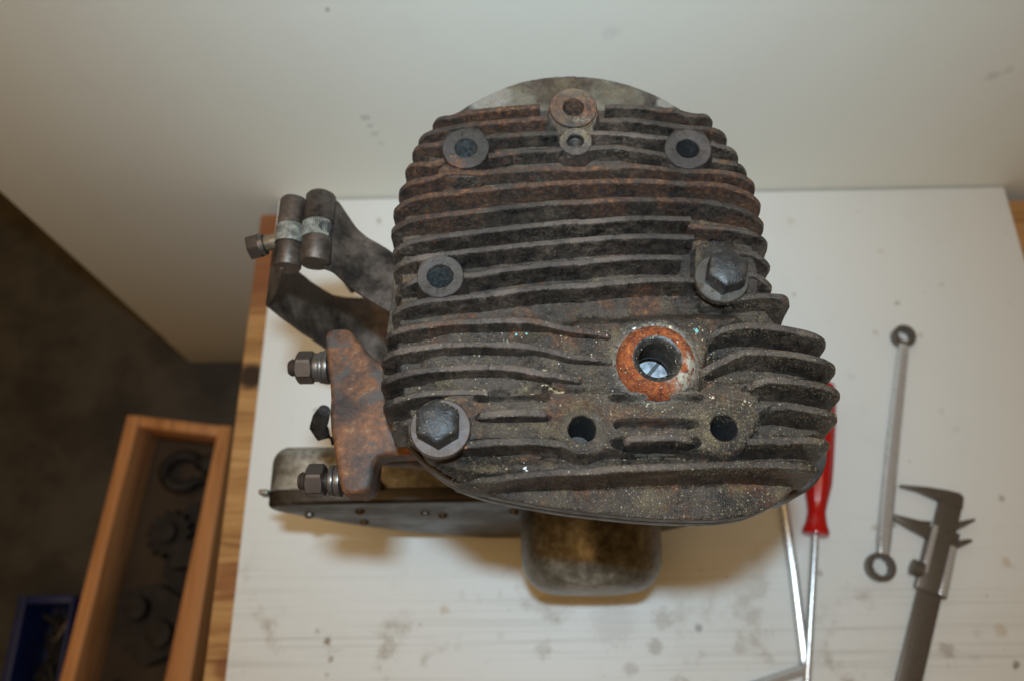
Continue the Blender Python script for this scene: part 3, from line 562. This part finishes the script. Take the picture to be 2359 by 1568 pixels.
# --- inlet port with its two studs
ip = [(-87.9, 136.4), (-86.3, 138.6), (-83, 139.3), (-78.2, 139.1), (-76, 137.6), (-70.9, 130.6), (-64.5, 124.2), (-56, 121.0), (-28, 119.5), (-28, 82), (-52, 82.4), (-60.5, 81.8), (-63.0, 78.5), (-63.4, 69.7), (-65.5, 66.2), (-73.2, 65.4), (-76.3, 67.6), (-79.4, 81.7), (-83.0, 97), (-83.2, 110), (-86.0, 122)]
imb = MB().add(*prism(smooth(ip, 1), 270.5, 286)).add(*prism([(-84.6, 136), (-77, 137), (-70, 127), (-64.5, 118), (-64.5, 84), (-65.5, 70), (-72.5, 67.5), (-78, 83), (-82, 104)], 255, 271.5))
inlet = link('inlet_flange', imb, INLET, barrel, bevel=4.6, segs=4, angle=50)
link('inlet_tube', MB().add(*lathe([(15, 0), (18, 12), (21, 40)], (-82, 102, 262), (1, 0, 0), n=40)), INLET, barrel)
def stud(py, pz, x0, nut, wash, tilt=0):
    so = link('stud', MB().add(*tube([(x0, py, pz), (x0+1, py, pz), (-70, py+tilt, pz)], [3.0, 3.7, 3.7], 20)), NUT, barrel)
    th = MB()
    for j in range(7): th.add(*lathe([(3.6, 0), (4.05, .4), (3.6, .8)], (x0+1.2+j*1.15, py, pz), (1, 0, 0), 24, caps=False))
    link('thread', th, NUT, so)
    link('nut', MB().add(*hexhead((nut, py, pz), 13.2, 7.6, (1, 0, 0), rot=math.radians(8), both=True)), NUT, so, angle=28)
    for wx, wr, wt in wash: link('washer', MB().add(*lathe([(3.8, 0), (wr, 0), (wr+.1, .4), (wr+.1, wt-.4), (wr, wt), (3.8, wt)], (wx, py, pz), (1, 0, 0), 40, caps=False)), SPRING, so)
stud(126.0, 272, -106.4, -102.4, [(-94.6, 6.4, 2.3), (-92.0, 7.2, 1.5), (-90.2, 7.6, 2.2)])
stud(74.2, 272, -97.2, -93.4, [(-83.6, 6.6, 1.8), (-81.3, 6.9, 2.4)])

# --- strap clamp round the mounting tube
SX, SY0, SZ, SR = -99.5, 171.5, 238, 33.
strap = None
def sheet(xz, y0s, y1s, th):
    P = resample([p for p in xz], 2.0); n_ = len(P); t_ = np.linspace(0, 1, n_)
    d_ = np.gradient(P, axis=0); d_ /= np.hypot(*d_.T)[:, None]; nn = np.stack([-d_[:, 1], d_[:, 0]], 1)*th
    a_ = np.interp(t_, np.linspace(0, 1, len(y0s)), y0s); c_ = np.interp(t_, np.linspace(0, 1, len(y1s)), y1s); V = []; F = []
    for p, q, ya_, yb_ in zip(P, P+nn, a_, c_): V += [(p[0], ya_, p[1]), (p[0], yb_, p[1]), (q[0], ya_, q[1]), (q[0], yb_, q[1])]
    for i in range(n_-1):
        b_ = i*4; c = b_+4; F += [(b_, b_+1, c+1, c), (b_+2, c+2, c+3, b_+3), (b_, c, c+2, b_+2), (b_+1, b_+3, c+3, c+1)]
    e = (n_-1)*4; return V, F+[(0, 2, 3, 1), (e, e+1, e+3, e+2)]
sm = MB().add(*sheet([(-114, 276), (-118, 268), (-124, 254), (-130.4, 243), (-131.6, 240.4), (-131, 237), (-127, 222), (-121, 200), (-113, 174), (-100, 160), (-80, 158), (-60, 172), (-48, 200)], [174, 172, 171, 171, 171, 171, 172, 173], [207, 205, 203, 203, 206, 213, 221, 222, 216], 1.6))
strap = link('clamp_strap', rough(sm, .3, .08), STRAP, eng, angle=50)
# the springy right end, a flared tongue that rises from the band to the pin
tg = MB(); L0 = [(-93.5, 275.5, 174.5, 211.5), (-90, 273.5, 174, 212.5), (-86, 269, 171.5, 207), (-82, 266, 168.5, 201), (-76, 262.5, 165, 197), (-69, 259.5, 161, 194), (-62, 256, 158.5, 189.5), (-54, 250, 156, 187), (-48, 243, 156, 186), (-44, 232, 158, 185)]
LP = np.array(L0); t = np.linspace(0, len(L0)-1, 46); L1 = np.stack([np.interp(t, range(len(L0)), LP[:, k]) for k in range(4)], 1)
for _ in range(3): L1[1:-1] = (L1[:-2]+2*L1[1:-1]+L1[2:])/4
VV = []; FF = []
for x, z, y0, y1 in L1: VV += [(x, y0, z), (x, y1, z), (x-.5, y0, z-1.7), (x-.5, y1, z-1.7)]
for i in range(len(L1)-1):
    b = i*4; c = b+4; FF += [(b, b+1, c+1, c), (b+2, c+2, c+3, b+3), (b, c, c+2, b+2), (b+1, b+3, c+3, c+1)]
tg.add(VV, FF+[(0, 2, 3, 1)])
link('strap_tongue', rough(tg, .25, .1), STRAP, strap, angle=50)
for px, pz, r in ((-111.3, 275, 6.5), (-97.6, 277, 7.1)):
    pm = MB().add(*lathe([(r-1.6, 0), (r-.5, .15), (r, .9), (r, 11.8), (r-.45, 12), (r-.45, 22.4), (r, 22.6), (r, 36.4), (r-.6, 37.2), (r-2, 37.2)], (px, 174.6 if r < 7 else 175.6, pz), (0, 1, 0), n=48))
    pin = link('clamp_pin', rough(pm, .12, .2), STRAP, strap, angle=40)
    cl = MB().add(*lathe([(r+.25, 12.6), (r+.35, 13.2), (r+.35, 21.4), (r+.25, 22)], (px, 174.6 if r < 7 else 175.6, pz), (0, 1, 0), n=48, caps=False))
    if r > 7:
        cl = MB()
        for i in range(15): cl.add(*tube([(px+(r+.1)*math.cos(a), y, pz+(r+.1)*math.sin(a)) for a, y in ((math.radians(35+i*8), 188.4), (math.radians(35+i*8), 196.6))], .55, 6))
        hd = MB().add(*lathe([(3.1, -.4), (3.1, .6)], (px+4.6, 192.5, pz+5.2), (.66, 0, .75), n=28))
        link('bolt_hole', hd, plain('hole_dark', (.03, .03, .03), .5), pin)  # solid dark disc in place of a drilled hole
    link('spacer_band', cl, plain('bare_pale_metal', (.20, .185, .15), .45, .35, .5, 250), pin)
cb = link('clamp_bolt', MB().add(*tube([(-127, 188.4, 272.5), (-112, 191.8, 274)], 3.55, 24)), plain('dull_brass_bolt', (.15, .115, .075), .42, .5, .4, 120), strap)
link('bolt_head', MB().add(*hexhead((-126, 188.6, 272.6), 11.0, 5.4, (-1, -.22, -.08), rot=math.radians(10), dome=.5)), NUT, cb, angle=28)
link('bolt_collar', MB().add(*lathe([(3.7, 0), (5.2, .2), (5.2, 2.4), (3.7, 2.8)], (-126.2, 188.5, 272.6), (1, .22, .08), 32)), WASHER, cb)
link('bracket_stay', MB().add(*tube([(-106, 217, 163), (-108, 217, 190), (-110, 216, 215)], 2.2, 14)), STRAP, eng)
link('earth_tag', MB().add(*tube([(-94, 112, 252), (-97, 110, 246), (-99.5, 107.5, 240), (-98, 105, 236), (-93, 103, 232)], [3, 4, 4.2, 4, 3], 12)).add(*tube([(-90, 113, 240), (-86, 104, 200), (-83, 96, 150)], 1.8, 8)), BLACK, eng)

# --- crankcase, its front cover and the round shaft housing
prof = [(-150, 146), (-153, 136), (-149, 122), (-136, 102), (-116, 76), (-86, 46), (-52, 20), (-20, BZ+.2), (70, BZ+.2), (100, 30), (118, 70), (112, 118), (96, 146), (70, 152), (-140, 152)]
prof = smooth(prof, 2)
case = link('crankcase', rough(MB().add(*slab_y(prof, 96.3, 123)), .3, .05), ALUM, eng, bevel=9, segs=5, angle=55, bsel=lambda p: p.y > 120)
big = [(x*.78+6, z) for x, z in prof]; big = [(x, z if z < 145 else 150) for x, z in big]
link('rear_half', MB().add(*slab_y([(x, z) for x, z in big], 121.5, 205)), ALUM, case, bevel=6, segs=4, angle=55)
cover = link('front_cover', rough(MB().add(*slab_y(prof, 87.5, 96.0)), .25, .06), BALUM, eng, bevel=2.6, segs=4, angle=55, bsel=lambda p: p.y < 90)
link('cover_tab', MB().add(*box(-156.5, -151, 94.5, 97.5, 136, 147)), ALUM, cover, bevel=.8)
for x, z in ((-133, 118), (-105, 88), (-62, 119), (-52, 110), (-8, 121), (32, 122), (-100, 128)):
    sm_ = MB().add(*lathe([(2.9, -.5), (2.9, 1.1), (2.4, 1.9), (1.4, 2.4), (.3, 2.5)], (x, 87.4, z), (0, -1, 0), n=28))
    scw = link('cover_screw', sm_, WASHER, cover, angle=50)
pm = [(44.2, 0), (44.0, 22), (43.4, 29), (41.6, 35), (38.6, 40), (34, 43.8), (28, 45.9), (15, 46.6), (3, 46.6)]
link('shaft_housing', rough(MB().add(*lathe(pm, (40, 88, 92), (0, -1, 0), n=72)), .35, .07), ALUM, cover, angle=50)

# ------------------------------------------------------------------ dust and chips lying on the head
deps = bpy.context.evaluated_depsgraph_get()
tv = []; tf = []
for o in head_solids:
    b = len(tv); og = ORG[o]
    tv += [Vector(v.co)/S+og for v in o.data.vertices]; tf += [tuple(b+i for i in p.vertices) for p in o.data.polygons]
bvh = BVHTree.FromPolygons(tv, tf)
FINE = [plain('dust_tan', (.34, .25, .13), .9, 0, .3, 900), plain('dust_cream', (.52, .43, .28), .9, 0, .2, 900), plain('dust_rust', (.42, .13, .045), .9, 0, .3, 900), plain('chip_white', (.66, .65, .60), .8, 0, .1, 900), plain('chip_teal', (.22, .46, .41), .7, 0, .1, 900), plain('chip_pink', (.52, .30, .24), .8, 0, .1, 900)]
dust = MB()
def flake(x, y, size, mi, asp=1., slant=0):
    d = Vector((0, slant, -1)).normalized()
    h = bvh.ray_cast(Vector((x, y-slant*40, 360)), d)
    if h[0] is None or h[0].z < T-23 or h[1].dot(d) > -.25: return
    n0 = h[1].normalized(); u = n0.orthogonal().normalized(); a = random.random()*6.283; v = n0.cross(u)
    p = u*math.cos(a)+v*math.sin(a); q = n0.cross(p); m = random.choice((3, 4, 5, 6)); V = []
    for i in range(m):
        t = 6.283*i/m+random.uniform(-.4, .4); r = size*random.uniform(.6, 1.1)
        V.append(h[0]+n0*(.06+random.random()*size*.35)+p*(r*math.cos(t)*asp)+q*(r*math.sin(t)/asp))
    c = h[0]+n0*(.12+size*.45); V.append(c)
    dust.add(V, [(i, (i+1) % m, m) for i in range(m)], mi)
def scatter(x0, x1, y0, y1, n, smin, smax, wts):
    for _ in range(n):
        flake(random.uniform(x0, x1), random.uniform(y0, y1), smin+(smax-smin)*random.random()**3, random.choices(range(6), wts)[0], random.choice((1, 1, 1.25, 1.6)))
scatter(-50, 128, 48, 122, 6500, .08, .25, (9, 2, .8, .15, .02, .2))
scatter(25, 125, 48, 105, 5200, .08, .27, (8, 3, .6, .2, .02, .1))
scatter(60, 132, 70, 124, 1500, .06, .24, (8, 3, .5, .2, .02, .1))
scatter(-45, 95, 56, 108, 260, .22, .60, (7, 3, 1, .35, .1, .4))
scatter(20, 90, 108, 124, 300, .10, .42, (6, 3, 2, .6, .1, 1.4))
scatter(-40, 20, 108, 124, 160, .10, .38, (6, 3, 2, .6, .06, 1))
scatter(-50, 120, 120, 215, 2200, .06, .18, (5, 2, 2, .3, .01, .2))
for _ in range(5200):                        # fibres caught on the rough fin sides
    flake(random.uniform(55, 135), random.uniform(62, 138), random.uniform(.05, .15), random.choices(range(6), (7, 3, 1, .1, 0, .1))[0], 1.7, random.uniform(.6, 1.6))
for _ in range(5200):
    flake(random.uniform(-52, 110), random.uniform(50, 225), random.uniform(.05, .12), random.choices(range(6), (6, 3, 2, .1, 0, .1))[0], 1.4, random.uniform(.5, 1.4))
for x, y, s, mi in ((67.5, 120.6, 1.15, 4), (66.4, 121.4, .6, 4), (-3, 121.6, .75, 4), (1, 121.8, .55, 4), (-.5, 68, 1.05, 3), (.3, 67.2, .8, 3), (-24, 98.2, 1.0, 1), (-23.2, 97.6, .9, 1), (43, 121.5, 1.0, 3), (50, 122, .9, 3), (57, 121.6, .8, 1), (10.2, 99, 1.2, 0), (12, 98, 1.5, 0), (13.5, 97.4, 1.4, 0), (9, 96.8, 1.3, 0), (11, 96.4, 1.1, 0), (14.6, 97.2, 1.2, 0), (8, 100.2, .9, 0), (7.5, 105, .9, 0), (8, 103.6, .8, 0), (3, 97, 1.0, 0), (-22, 74.4, .5, 2), (70, 92, .9, 1), (56, 73.6, .7, 1), (41, 80, .8, 1), (46, 90, .9, 1), (48, 90.4, .7, 3)):
    flake(x, y, s, mi)
do = link('sawdust', dust, FINE, None, (20, 140, 325), angle=20)
tag(do, kind='stuff', label='specks of sawdust and paint chips lying on the cylinder head', cat='dust')

# ------------------------------------------------------------------ hand tools on the board
ZB = 8.2
def local(mb, loc): return mb
sp = thing('ring_spanner', 'slim chrome double ended ring spanner lying on the white board', 'spanner', (277, 152, ZB))
p0, p1 = Vector((302.3, 240.5)), Vector((252.0, 63.6)); dv = (p1-p0).normalized(); nv = Vector((-dv.y, dv.x))
a0, a1 = p0+dv*8, p1-dv*9
sh = MB(); ws = [(0, 3.6, 1.6), (.06, 4.4, 2.0), (.5, 5.0, 2.4), (.94, 5.2, 2.2), (1, 4.4, 1.8)]; rr = []
for tt, w, hh in ws:
    c = a0.lerp(a1, tt); z = ZB+5.2+(2.2*(abs(tt-.5)*2)**3)
    rr.append([(c+nv*u*w).to_tuple()+(z+hh*v,) for u, v in ((-1, -.2), (-.55, -1), (.55, -1), (1, -.2), (1, .2), (.55, 1), (-.55, 1), (-1, .2))])
for r in rr: sh.v += r
sh.f = [(k*8+i, k*8+(i+1) % 8, k*8+8+(i+1) % 8, k*8+8+i) for k in range(4) for i in range(8)]+[tuple(range(7, -1, -1)), tuple(range(32, 40))]; sh.m = [0]*len(sh.f)
link('shaft', sh, CHROME, sp, bevel=.4, bang=20)
def ringend(c, ro, ri, z0, z1):
    def rf(t, r, z, k): return (r*(1+.05*math.cos(12*t)), z) if k >= 4 else (r, z)
    return lathe([(ro-.8, z0), (ro, z0+1), (ro, z1-1), (ro-.8, z1), (ri, z1), (ri, z0), (ro-.8, z0)], (*c, 0), n=72, rfun=lambda t, r, z, k: (r*(1+.05*math.cos(12*t)), z) if k in (4, 5) else (r, z), caps=False)
link('ring', MB().add(*ringend(p0, 8.9, 5.4, ZB+.1, ZB+8.6)), CALI, sp)
link('ring', MB().add(*ringend(p1, 10.1, 6.6, ZB+.1, ZB+9)), CALI, sp)

vc = thing('vernier_caliper', 'dark steel sliding vernier caliper with its jaws open, right of the spanner', 'caliper', (290, 60, ZB))
c0, c1 = Vector((311.9, 109.2)), Vector((218.5, -100)); cd = (c1-c0).normalized(); cn = Vector((-cd.y, cd.x))          # cn points to +x side
if cn.x < 0: cn = -cn
def cp(s_, n_): q = c0+cd*s_+cn*n_; return (q.x, q.y)
link('beam', MB().add(*prism([cp(-4, -8.2), cp(-4, 8.2), cp(222, 8.2), cp(222, -8.2)], ZB+2, ZB+5.6)), CALI, vc, bevel=.5)
link('fixed_jaw', MB().add(*prism([(277.3, 122.3), (278, 120.6), (290, 117), (304.0, 109.8), cp(2, -8.1), cp(2, 8.4), (321.4, 112.0), (319.5, 115.3), (311.5, 117.6), (296, 120.4)], ZB+1.4, ZB+6.2)), CALI, vc, bevel=.5)
link('inside_jaw', MB().add(*prism([cp(12, 8), cp(19, 8), (326.6, 95.6), (326, 96.9)], ZB+3, ZB+6)), CALI, vc, bevel=.3)
sl = link('slider', MB().add(*prism([cp(24, -10.5), cp(21, 10.2), cp(70, 11), cp(70, -10.5)], ZB+1, ZB+7.2)), CALI, vc, bevel=.6)
link('sliding_jaw', MB().add(*prism([(267.3, 101), (268.4, 96.8), (278, 90), cp(33, -10.4), cp(20, -10.4), (286, 96)], ZB+1.4, ZB+6.4)), CALI, vc, bevel=.5)
link('inside_jaw', MB().add(*prism([cp(26, 9.8), cp(33, 9.8), (321, 80.6), (319.6, 82.4)], ZB+3, ZB+6.4)), CALI, vc, bevel=.3)
link('depth_scale', MB().add(*prism([cp(22, -9.4), cp(22, -5.6), cp(58, -5.6), cp(58, -9.4)], ZB+7.25, ZB+8.1)), CHROME, sl, bevel=.3)
link('vernier_plate', MB().add(*prism([cp(32, 5), cp(32, 9.6), cp(69, 9.8), cp(69, 5)], ZB+7.25, ZB+8.2)), CHROME, sl, bevel=.3)
link('thumb_roller', MB().add(*lathe([(4, -4), (5.6, -3.6), (5.6, 3.6), (4, 4)], (*cp(57, -12.5), ZB+5.8), tuple(cn)+(0,), n=28)), CALI, sl)

sd = thing('screwdriver', 'long screwdriver with a clear red plastic handle lying beside the L-shaped bar', 'screwdriver', (214, 120, ZB))
h0, h1 = Vector((229.5, 200)), Vector((207.4, 85.5)); ax = (h1-h0); HL = ax.length; ax3 = (ax.x/HL, ax.y/HL, 0)
m = NT('clear_red_plastic'); m.b.inputs['Transmission Weight'].default_value = .45; m.b.inputs['IOR'].default_value = 1.47
REDP = m.done((.62, .012, .010), .16, 0, .5)
def flute(t, r, h, k): return (r*(1-.07*(.5+.5*math.cos(6*t))**2), h) if 2 <= k <= 6 else (r, h)
hd = MB().add(*lathe([(4, -2), (9, 1), (10.6, 8), (10.8, 40), (10.4, HL-52), (9.8, HL-38), (7.2, HL-24), (6.2, HL-17), (7.4, HL-9), (9.4, HL-3), (9.0, HL-.6), (7, HL)], (h0.x, h0.y, ZB+11), ax3, n=60, rfun=flute))
link('handle', hd, REDP, sd, angle=40)
e1 = h1+Vector((ax3[0], ax3[1]))*150
link('blade', MB().add(*tube([(h1.x, h1.y, ZB+10), (h1.x+ax3[0]*128, h1.y+ax3[1]*128, ZB+4), (e1.x, e1.y, ZB+2.6)], [2.7, 2.7, 2.0], 16)), CHROME, sd)

lb = thing('angled_bar', 'bright chrome L-shaped hexagon bar with its short leg turned left', 'bar wrench', (188, 60, ZB))
pa = [(188.6, 150, ZB+3.5), (189.3, 123.9, ZB+3.5), (190.2, 60, ZB+3.5), (189.6, 4, ZB+3.5), (189.2, -1, ZB+3.5), (187.6, -3.4, ZB+3.5), (184.5, -4.8, ZB+3.5), (164, -10.8, ZB+3.5), (140, -18, ZB+3.5)]
link('hexagon_bar', MB().add(*tube(pa, 3.9, 6, face=(-.27, -.05, .96))), CHROME, lb, bevel=.35, bang=30)

# ------------------------------------------------------------------ on the floor: wooden box of iron parts, blue bin
BX = (-420, 120); RIM = -325
wbx = thing('wooden_box', 'open pale wooden box full of dark iron parts on the floor left of the bench', 'box', (*BX, FLOOR_Z))
BOXW = wood('box_pine', (.40, .165, .058), (.58, .265, .10), (.66, .33, .135), (60, 4, 60), r=.55)
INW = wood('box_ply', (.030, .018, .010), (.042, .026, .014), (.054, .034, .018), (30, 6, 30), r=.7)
xl = lambda y: -487-(293-y)*.075
xr = lambda y: -357-(293-y)*.032
ya, yb = 290, -160; wt = 15
link('side_board', MB().add(*prism([(xl(ya), ya), (xl(ya)+wt, ya-1), (xl(yb)+wt, yb), (xl(yb), yb)], FLOOR_Z+.5, RIM)), BOXW, wbx, bevel=1.2)
link('side_board', MB().add(*prism([(xr(ya)-wt, ya-15), (xr(ya), ya-16), (xr(yb), yb), (xr(yb)-wt-20, yb)], FLOOR_Z+.5, RIM+1)), BOXW, wbx, bevel=1.2)
link('end_board', MB().add(*prism([(xl(ya)+wt+.4, ya-1), (xr(ya)-wt-.4, ya-15), (xr(ya)-wt-.4, ya-28), (xl(ya)+wt+.4, ya-14)], FLOOR_Z+.5, RIM-1.5)), BOXW, wbx, bevel=1.2)
link('end_board', MB().add(*prism([(xl(yb)+wt+.4, yb+13), (xr(yb)-wt-.4, yb+13), (xr(yb)-wt-.4, yb), (xl(yb)+wt+.4, yb)], FLOOR_Z+.5, RIM-1.5)), BOXW, wbx, bevel=1.2)
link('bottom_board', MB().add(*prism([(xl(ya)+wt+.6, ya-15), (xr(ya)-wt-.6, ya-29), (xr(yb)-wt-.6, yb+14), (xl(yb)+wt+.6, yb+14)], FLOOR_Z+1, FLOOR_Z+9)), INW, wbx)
FZ = FLOOR_Z+9.3
OLD = plain('old_dark_iron', (.014, .010, .008), .7, .1, .5, 60)
def junk(name, label, cat, loc, parts):
    t_ = thing(name, label, cat, (*loc, FZ))
    for pn, mb in parts: link(pn, rough(mb, .8, .06), OLD, t_, bevel=0, angle=45)
    return t_
def torus(c, R, r, axis, a0=0, a1=360, n=40):
    a, u, w = frame(axis); c = Vector(c); pts = [c+u*(R*math.cos(math.radians(t)))+w*(R*math.sin(math.radians(t))) for t in np.linspace(a0, a1, n)]
    return tube(pts, r, 10)
x, y = -421, 226
junk('pipe_clamp', 'dark iron pipe clamp at the far end of the wooden box', 'clamp', (x, y), [('ring', MB().add(*torus((x-4, y+2, FZ+20), 22, 7, (.2, .3, 1), 20, 330))), ('lug', MB().add(*lathe([(9, 0), (11, 2), (11, 26), (8, 28)], (x+24, y+10, FZ+6), (.3, 0, 1), 24))), ('bolt', MB().add(*tube([(x+8, y-14, FZ+14), (x+36, y-2, FZ+18), (x+48, y-26, FZ+14)], 6, 10)))])
x, y = -430, 152
gear = [( (22 if i % 2 else 29)*math.cos(i*math.pi/14+.05), (22 if i % 2 else 29)*math.sin(i*math.pi/14+.05)) for i in range(28)]
junk('gear_wheel', 'dark toothed gear wheel in the middle of the wooden box', 'gear', (x, y), [('toothed_rim', MB().add(*prism([(x+a, y+b) for a, b in gear], FZ+6, FZ+24))), ('hub', MB().add(*lathe([(12, 0), (12, 36), (6, 37)], (x, y, FZ), n=28)))])
x, y = -404, 118
junk('iron_bracket', 'dark bent iron bracket lying against the right side of the wooden box', 'bracket', (x, y), [('plate', MB().add(*prism([(x-12, y+72), (x+16, y+76), (x+18, y-40), (x-4, y-46), (x-34, y-12), (x-30, y+16)], FZ, FZ+9))), ('arm', MB().add(*prism([(x-14, y+20), (x+10, y+24), (x+12, y-6), (x-12, y-8)], FZ+9.2, FZ+34)))])
x, y = -440, 60
junk('casting_lump', 'heavy dark casting with two bosses near the front of the wooden box', 'casting', (x, y), [('body', MB().add(*prism([(x-36, y+26), (x+8, y+34), (x+42, y+14), (x+46, y-40), (x+4, y-56), (x-34, y-30)], FZ, FZ+26))), ('boss', MB().add(*lathe([(14, 0), (13, 14), (7, 15)], (x-10, y+6, FZ+26.2), n=24))), ('boss', MB().add(*lathe([(16, 0), (15, 12), (8, 13)], (x+20, y-22, FZ+26.2), n=24)))])
x, y = -440, -50
junk('iron_rod', 'dark iron rod lying across the near end of the wooden box', 'rod', (x, y), [('rod', MB().add(*tube([(x-36, y+34, FZ+9), (x+46, y-22, FZ+9)], 8, 12))), ('collar', MB().add(*lathe([(14, 0), (14, 22)], (x-6, y+13, FZ+14), (82, -56, 0), 20)))])

bn = thing('blue_bin', 'dark blue plastic bin of loose bolts at the lower left, beside the wooden box', 'bin', (-545, 0, FLOOR_Z))
BLUE = plain('blue_plastic', (.004, .012, .07), .5, 0, .2, 30)
bx0, bx1, by0, by1, bz = -578, -513.5, -90, 80, -330
link('bin_wall', MB().add(*box(bx0, bx0+10, by0, by1, FLOOR_Z+.4, bz)), BLUE, bn, bevel=1.5)
link('bin_wall', MB().add(*box(bx1-4, bx1, by0, by1, FLOOR_Z+.4, bz)), BLUE, bn, bevel=1.5)
link('bin_wall', MB().add(*box(bx0+10.2, bx1-4.2, by1-9, by1, FLOOR_Z+.4, bz-1)), BLUE, bn, bevel=1.5)
link('bin_wall', MB().add(*box(bx0+10.2, bx1-4.2, by0, by0+6, FLOOR_Z+.4, bz-1)), BLUE, bn, bevel=1.5)
link('bin_floor', MB().add(*box(bx0+10.2, bx1-4.2, by0+6.2, by1-9.2, FLOOR_Z+.4, FLOOR_Z+6)), BLUE, bn)
bz0 = FLOOR_Z+6
for i, (x, y, a, ln, z0) in enumerate(((-540, 36, 62, 44, 26), (-545, 8, 20, 30, 18), (-538, -18, 110, 28, 18), (-550, 50, 150, 26, 12), (-534, 62, 10, 22, 10))):
    d = Vector((math.cos(math.radians(a)), math.sin(math.radians(a)), .05)); p = Vector((x, y, bz0+z0))
    lab = ('long bright bolt lying on top of the other bolts in the blue bin', 'dull bolt in the blue bin just below the long bright one', 'dark bolt at the near end of the blue bin', 'dark bolt against the left side of the blue bin', 'short bolt in the far right corner of the blue bin')[i]
    t_ = thing('loose_bolt', lab, 'bolt', tuple(p), 'loose bolts in the blue bin'); mt = WASHER if i == 0 else OLD
    q = p+d*ln; link('shank', MB().add(*tube([p, q], 3.2, 12)), mt, t_)
    link('bolt_head', MB().add(*hexhead(p, 10.5, 6, tuple(-d))), mt, t_, angle=28)
heap = MB()
for _ in range(160):
    p = Vector((random.uniform(bx0+16, bx1-9), random.uniform(by0+12, by1-15), bz0+random.uniform(3, 12))); d = Vector((random.uniform(-1, 1), random.uniform(-1, 1), random.uniform(-.3, .3))).normalized()
    heap.add(*tube([p-d*7, p+d*7], random.uniform(1.5, 3), 6))
tag(link('small_hardware', heap, OLD, None, (-545, 0, bz0)), 'heap of small dark screws and nuts in the bottom of the blue bin', 'hardware', kind='stuff')
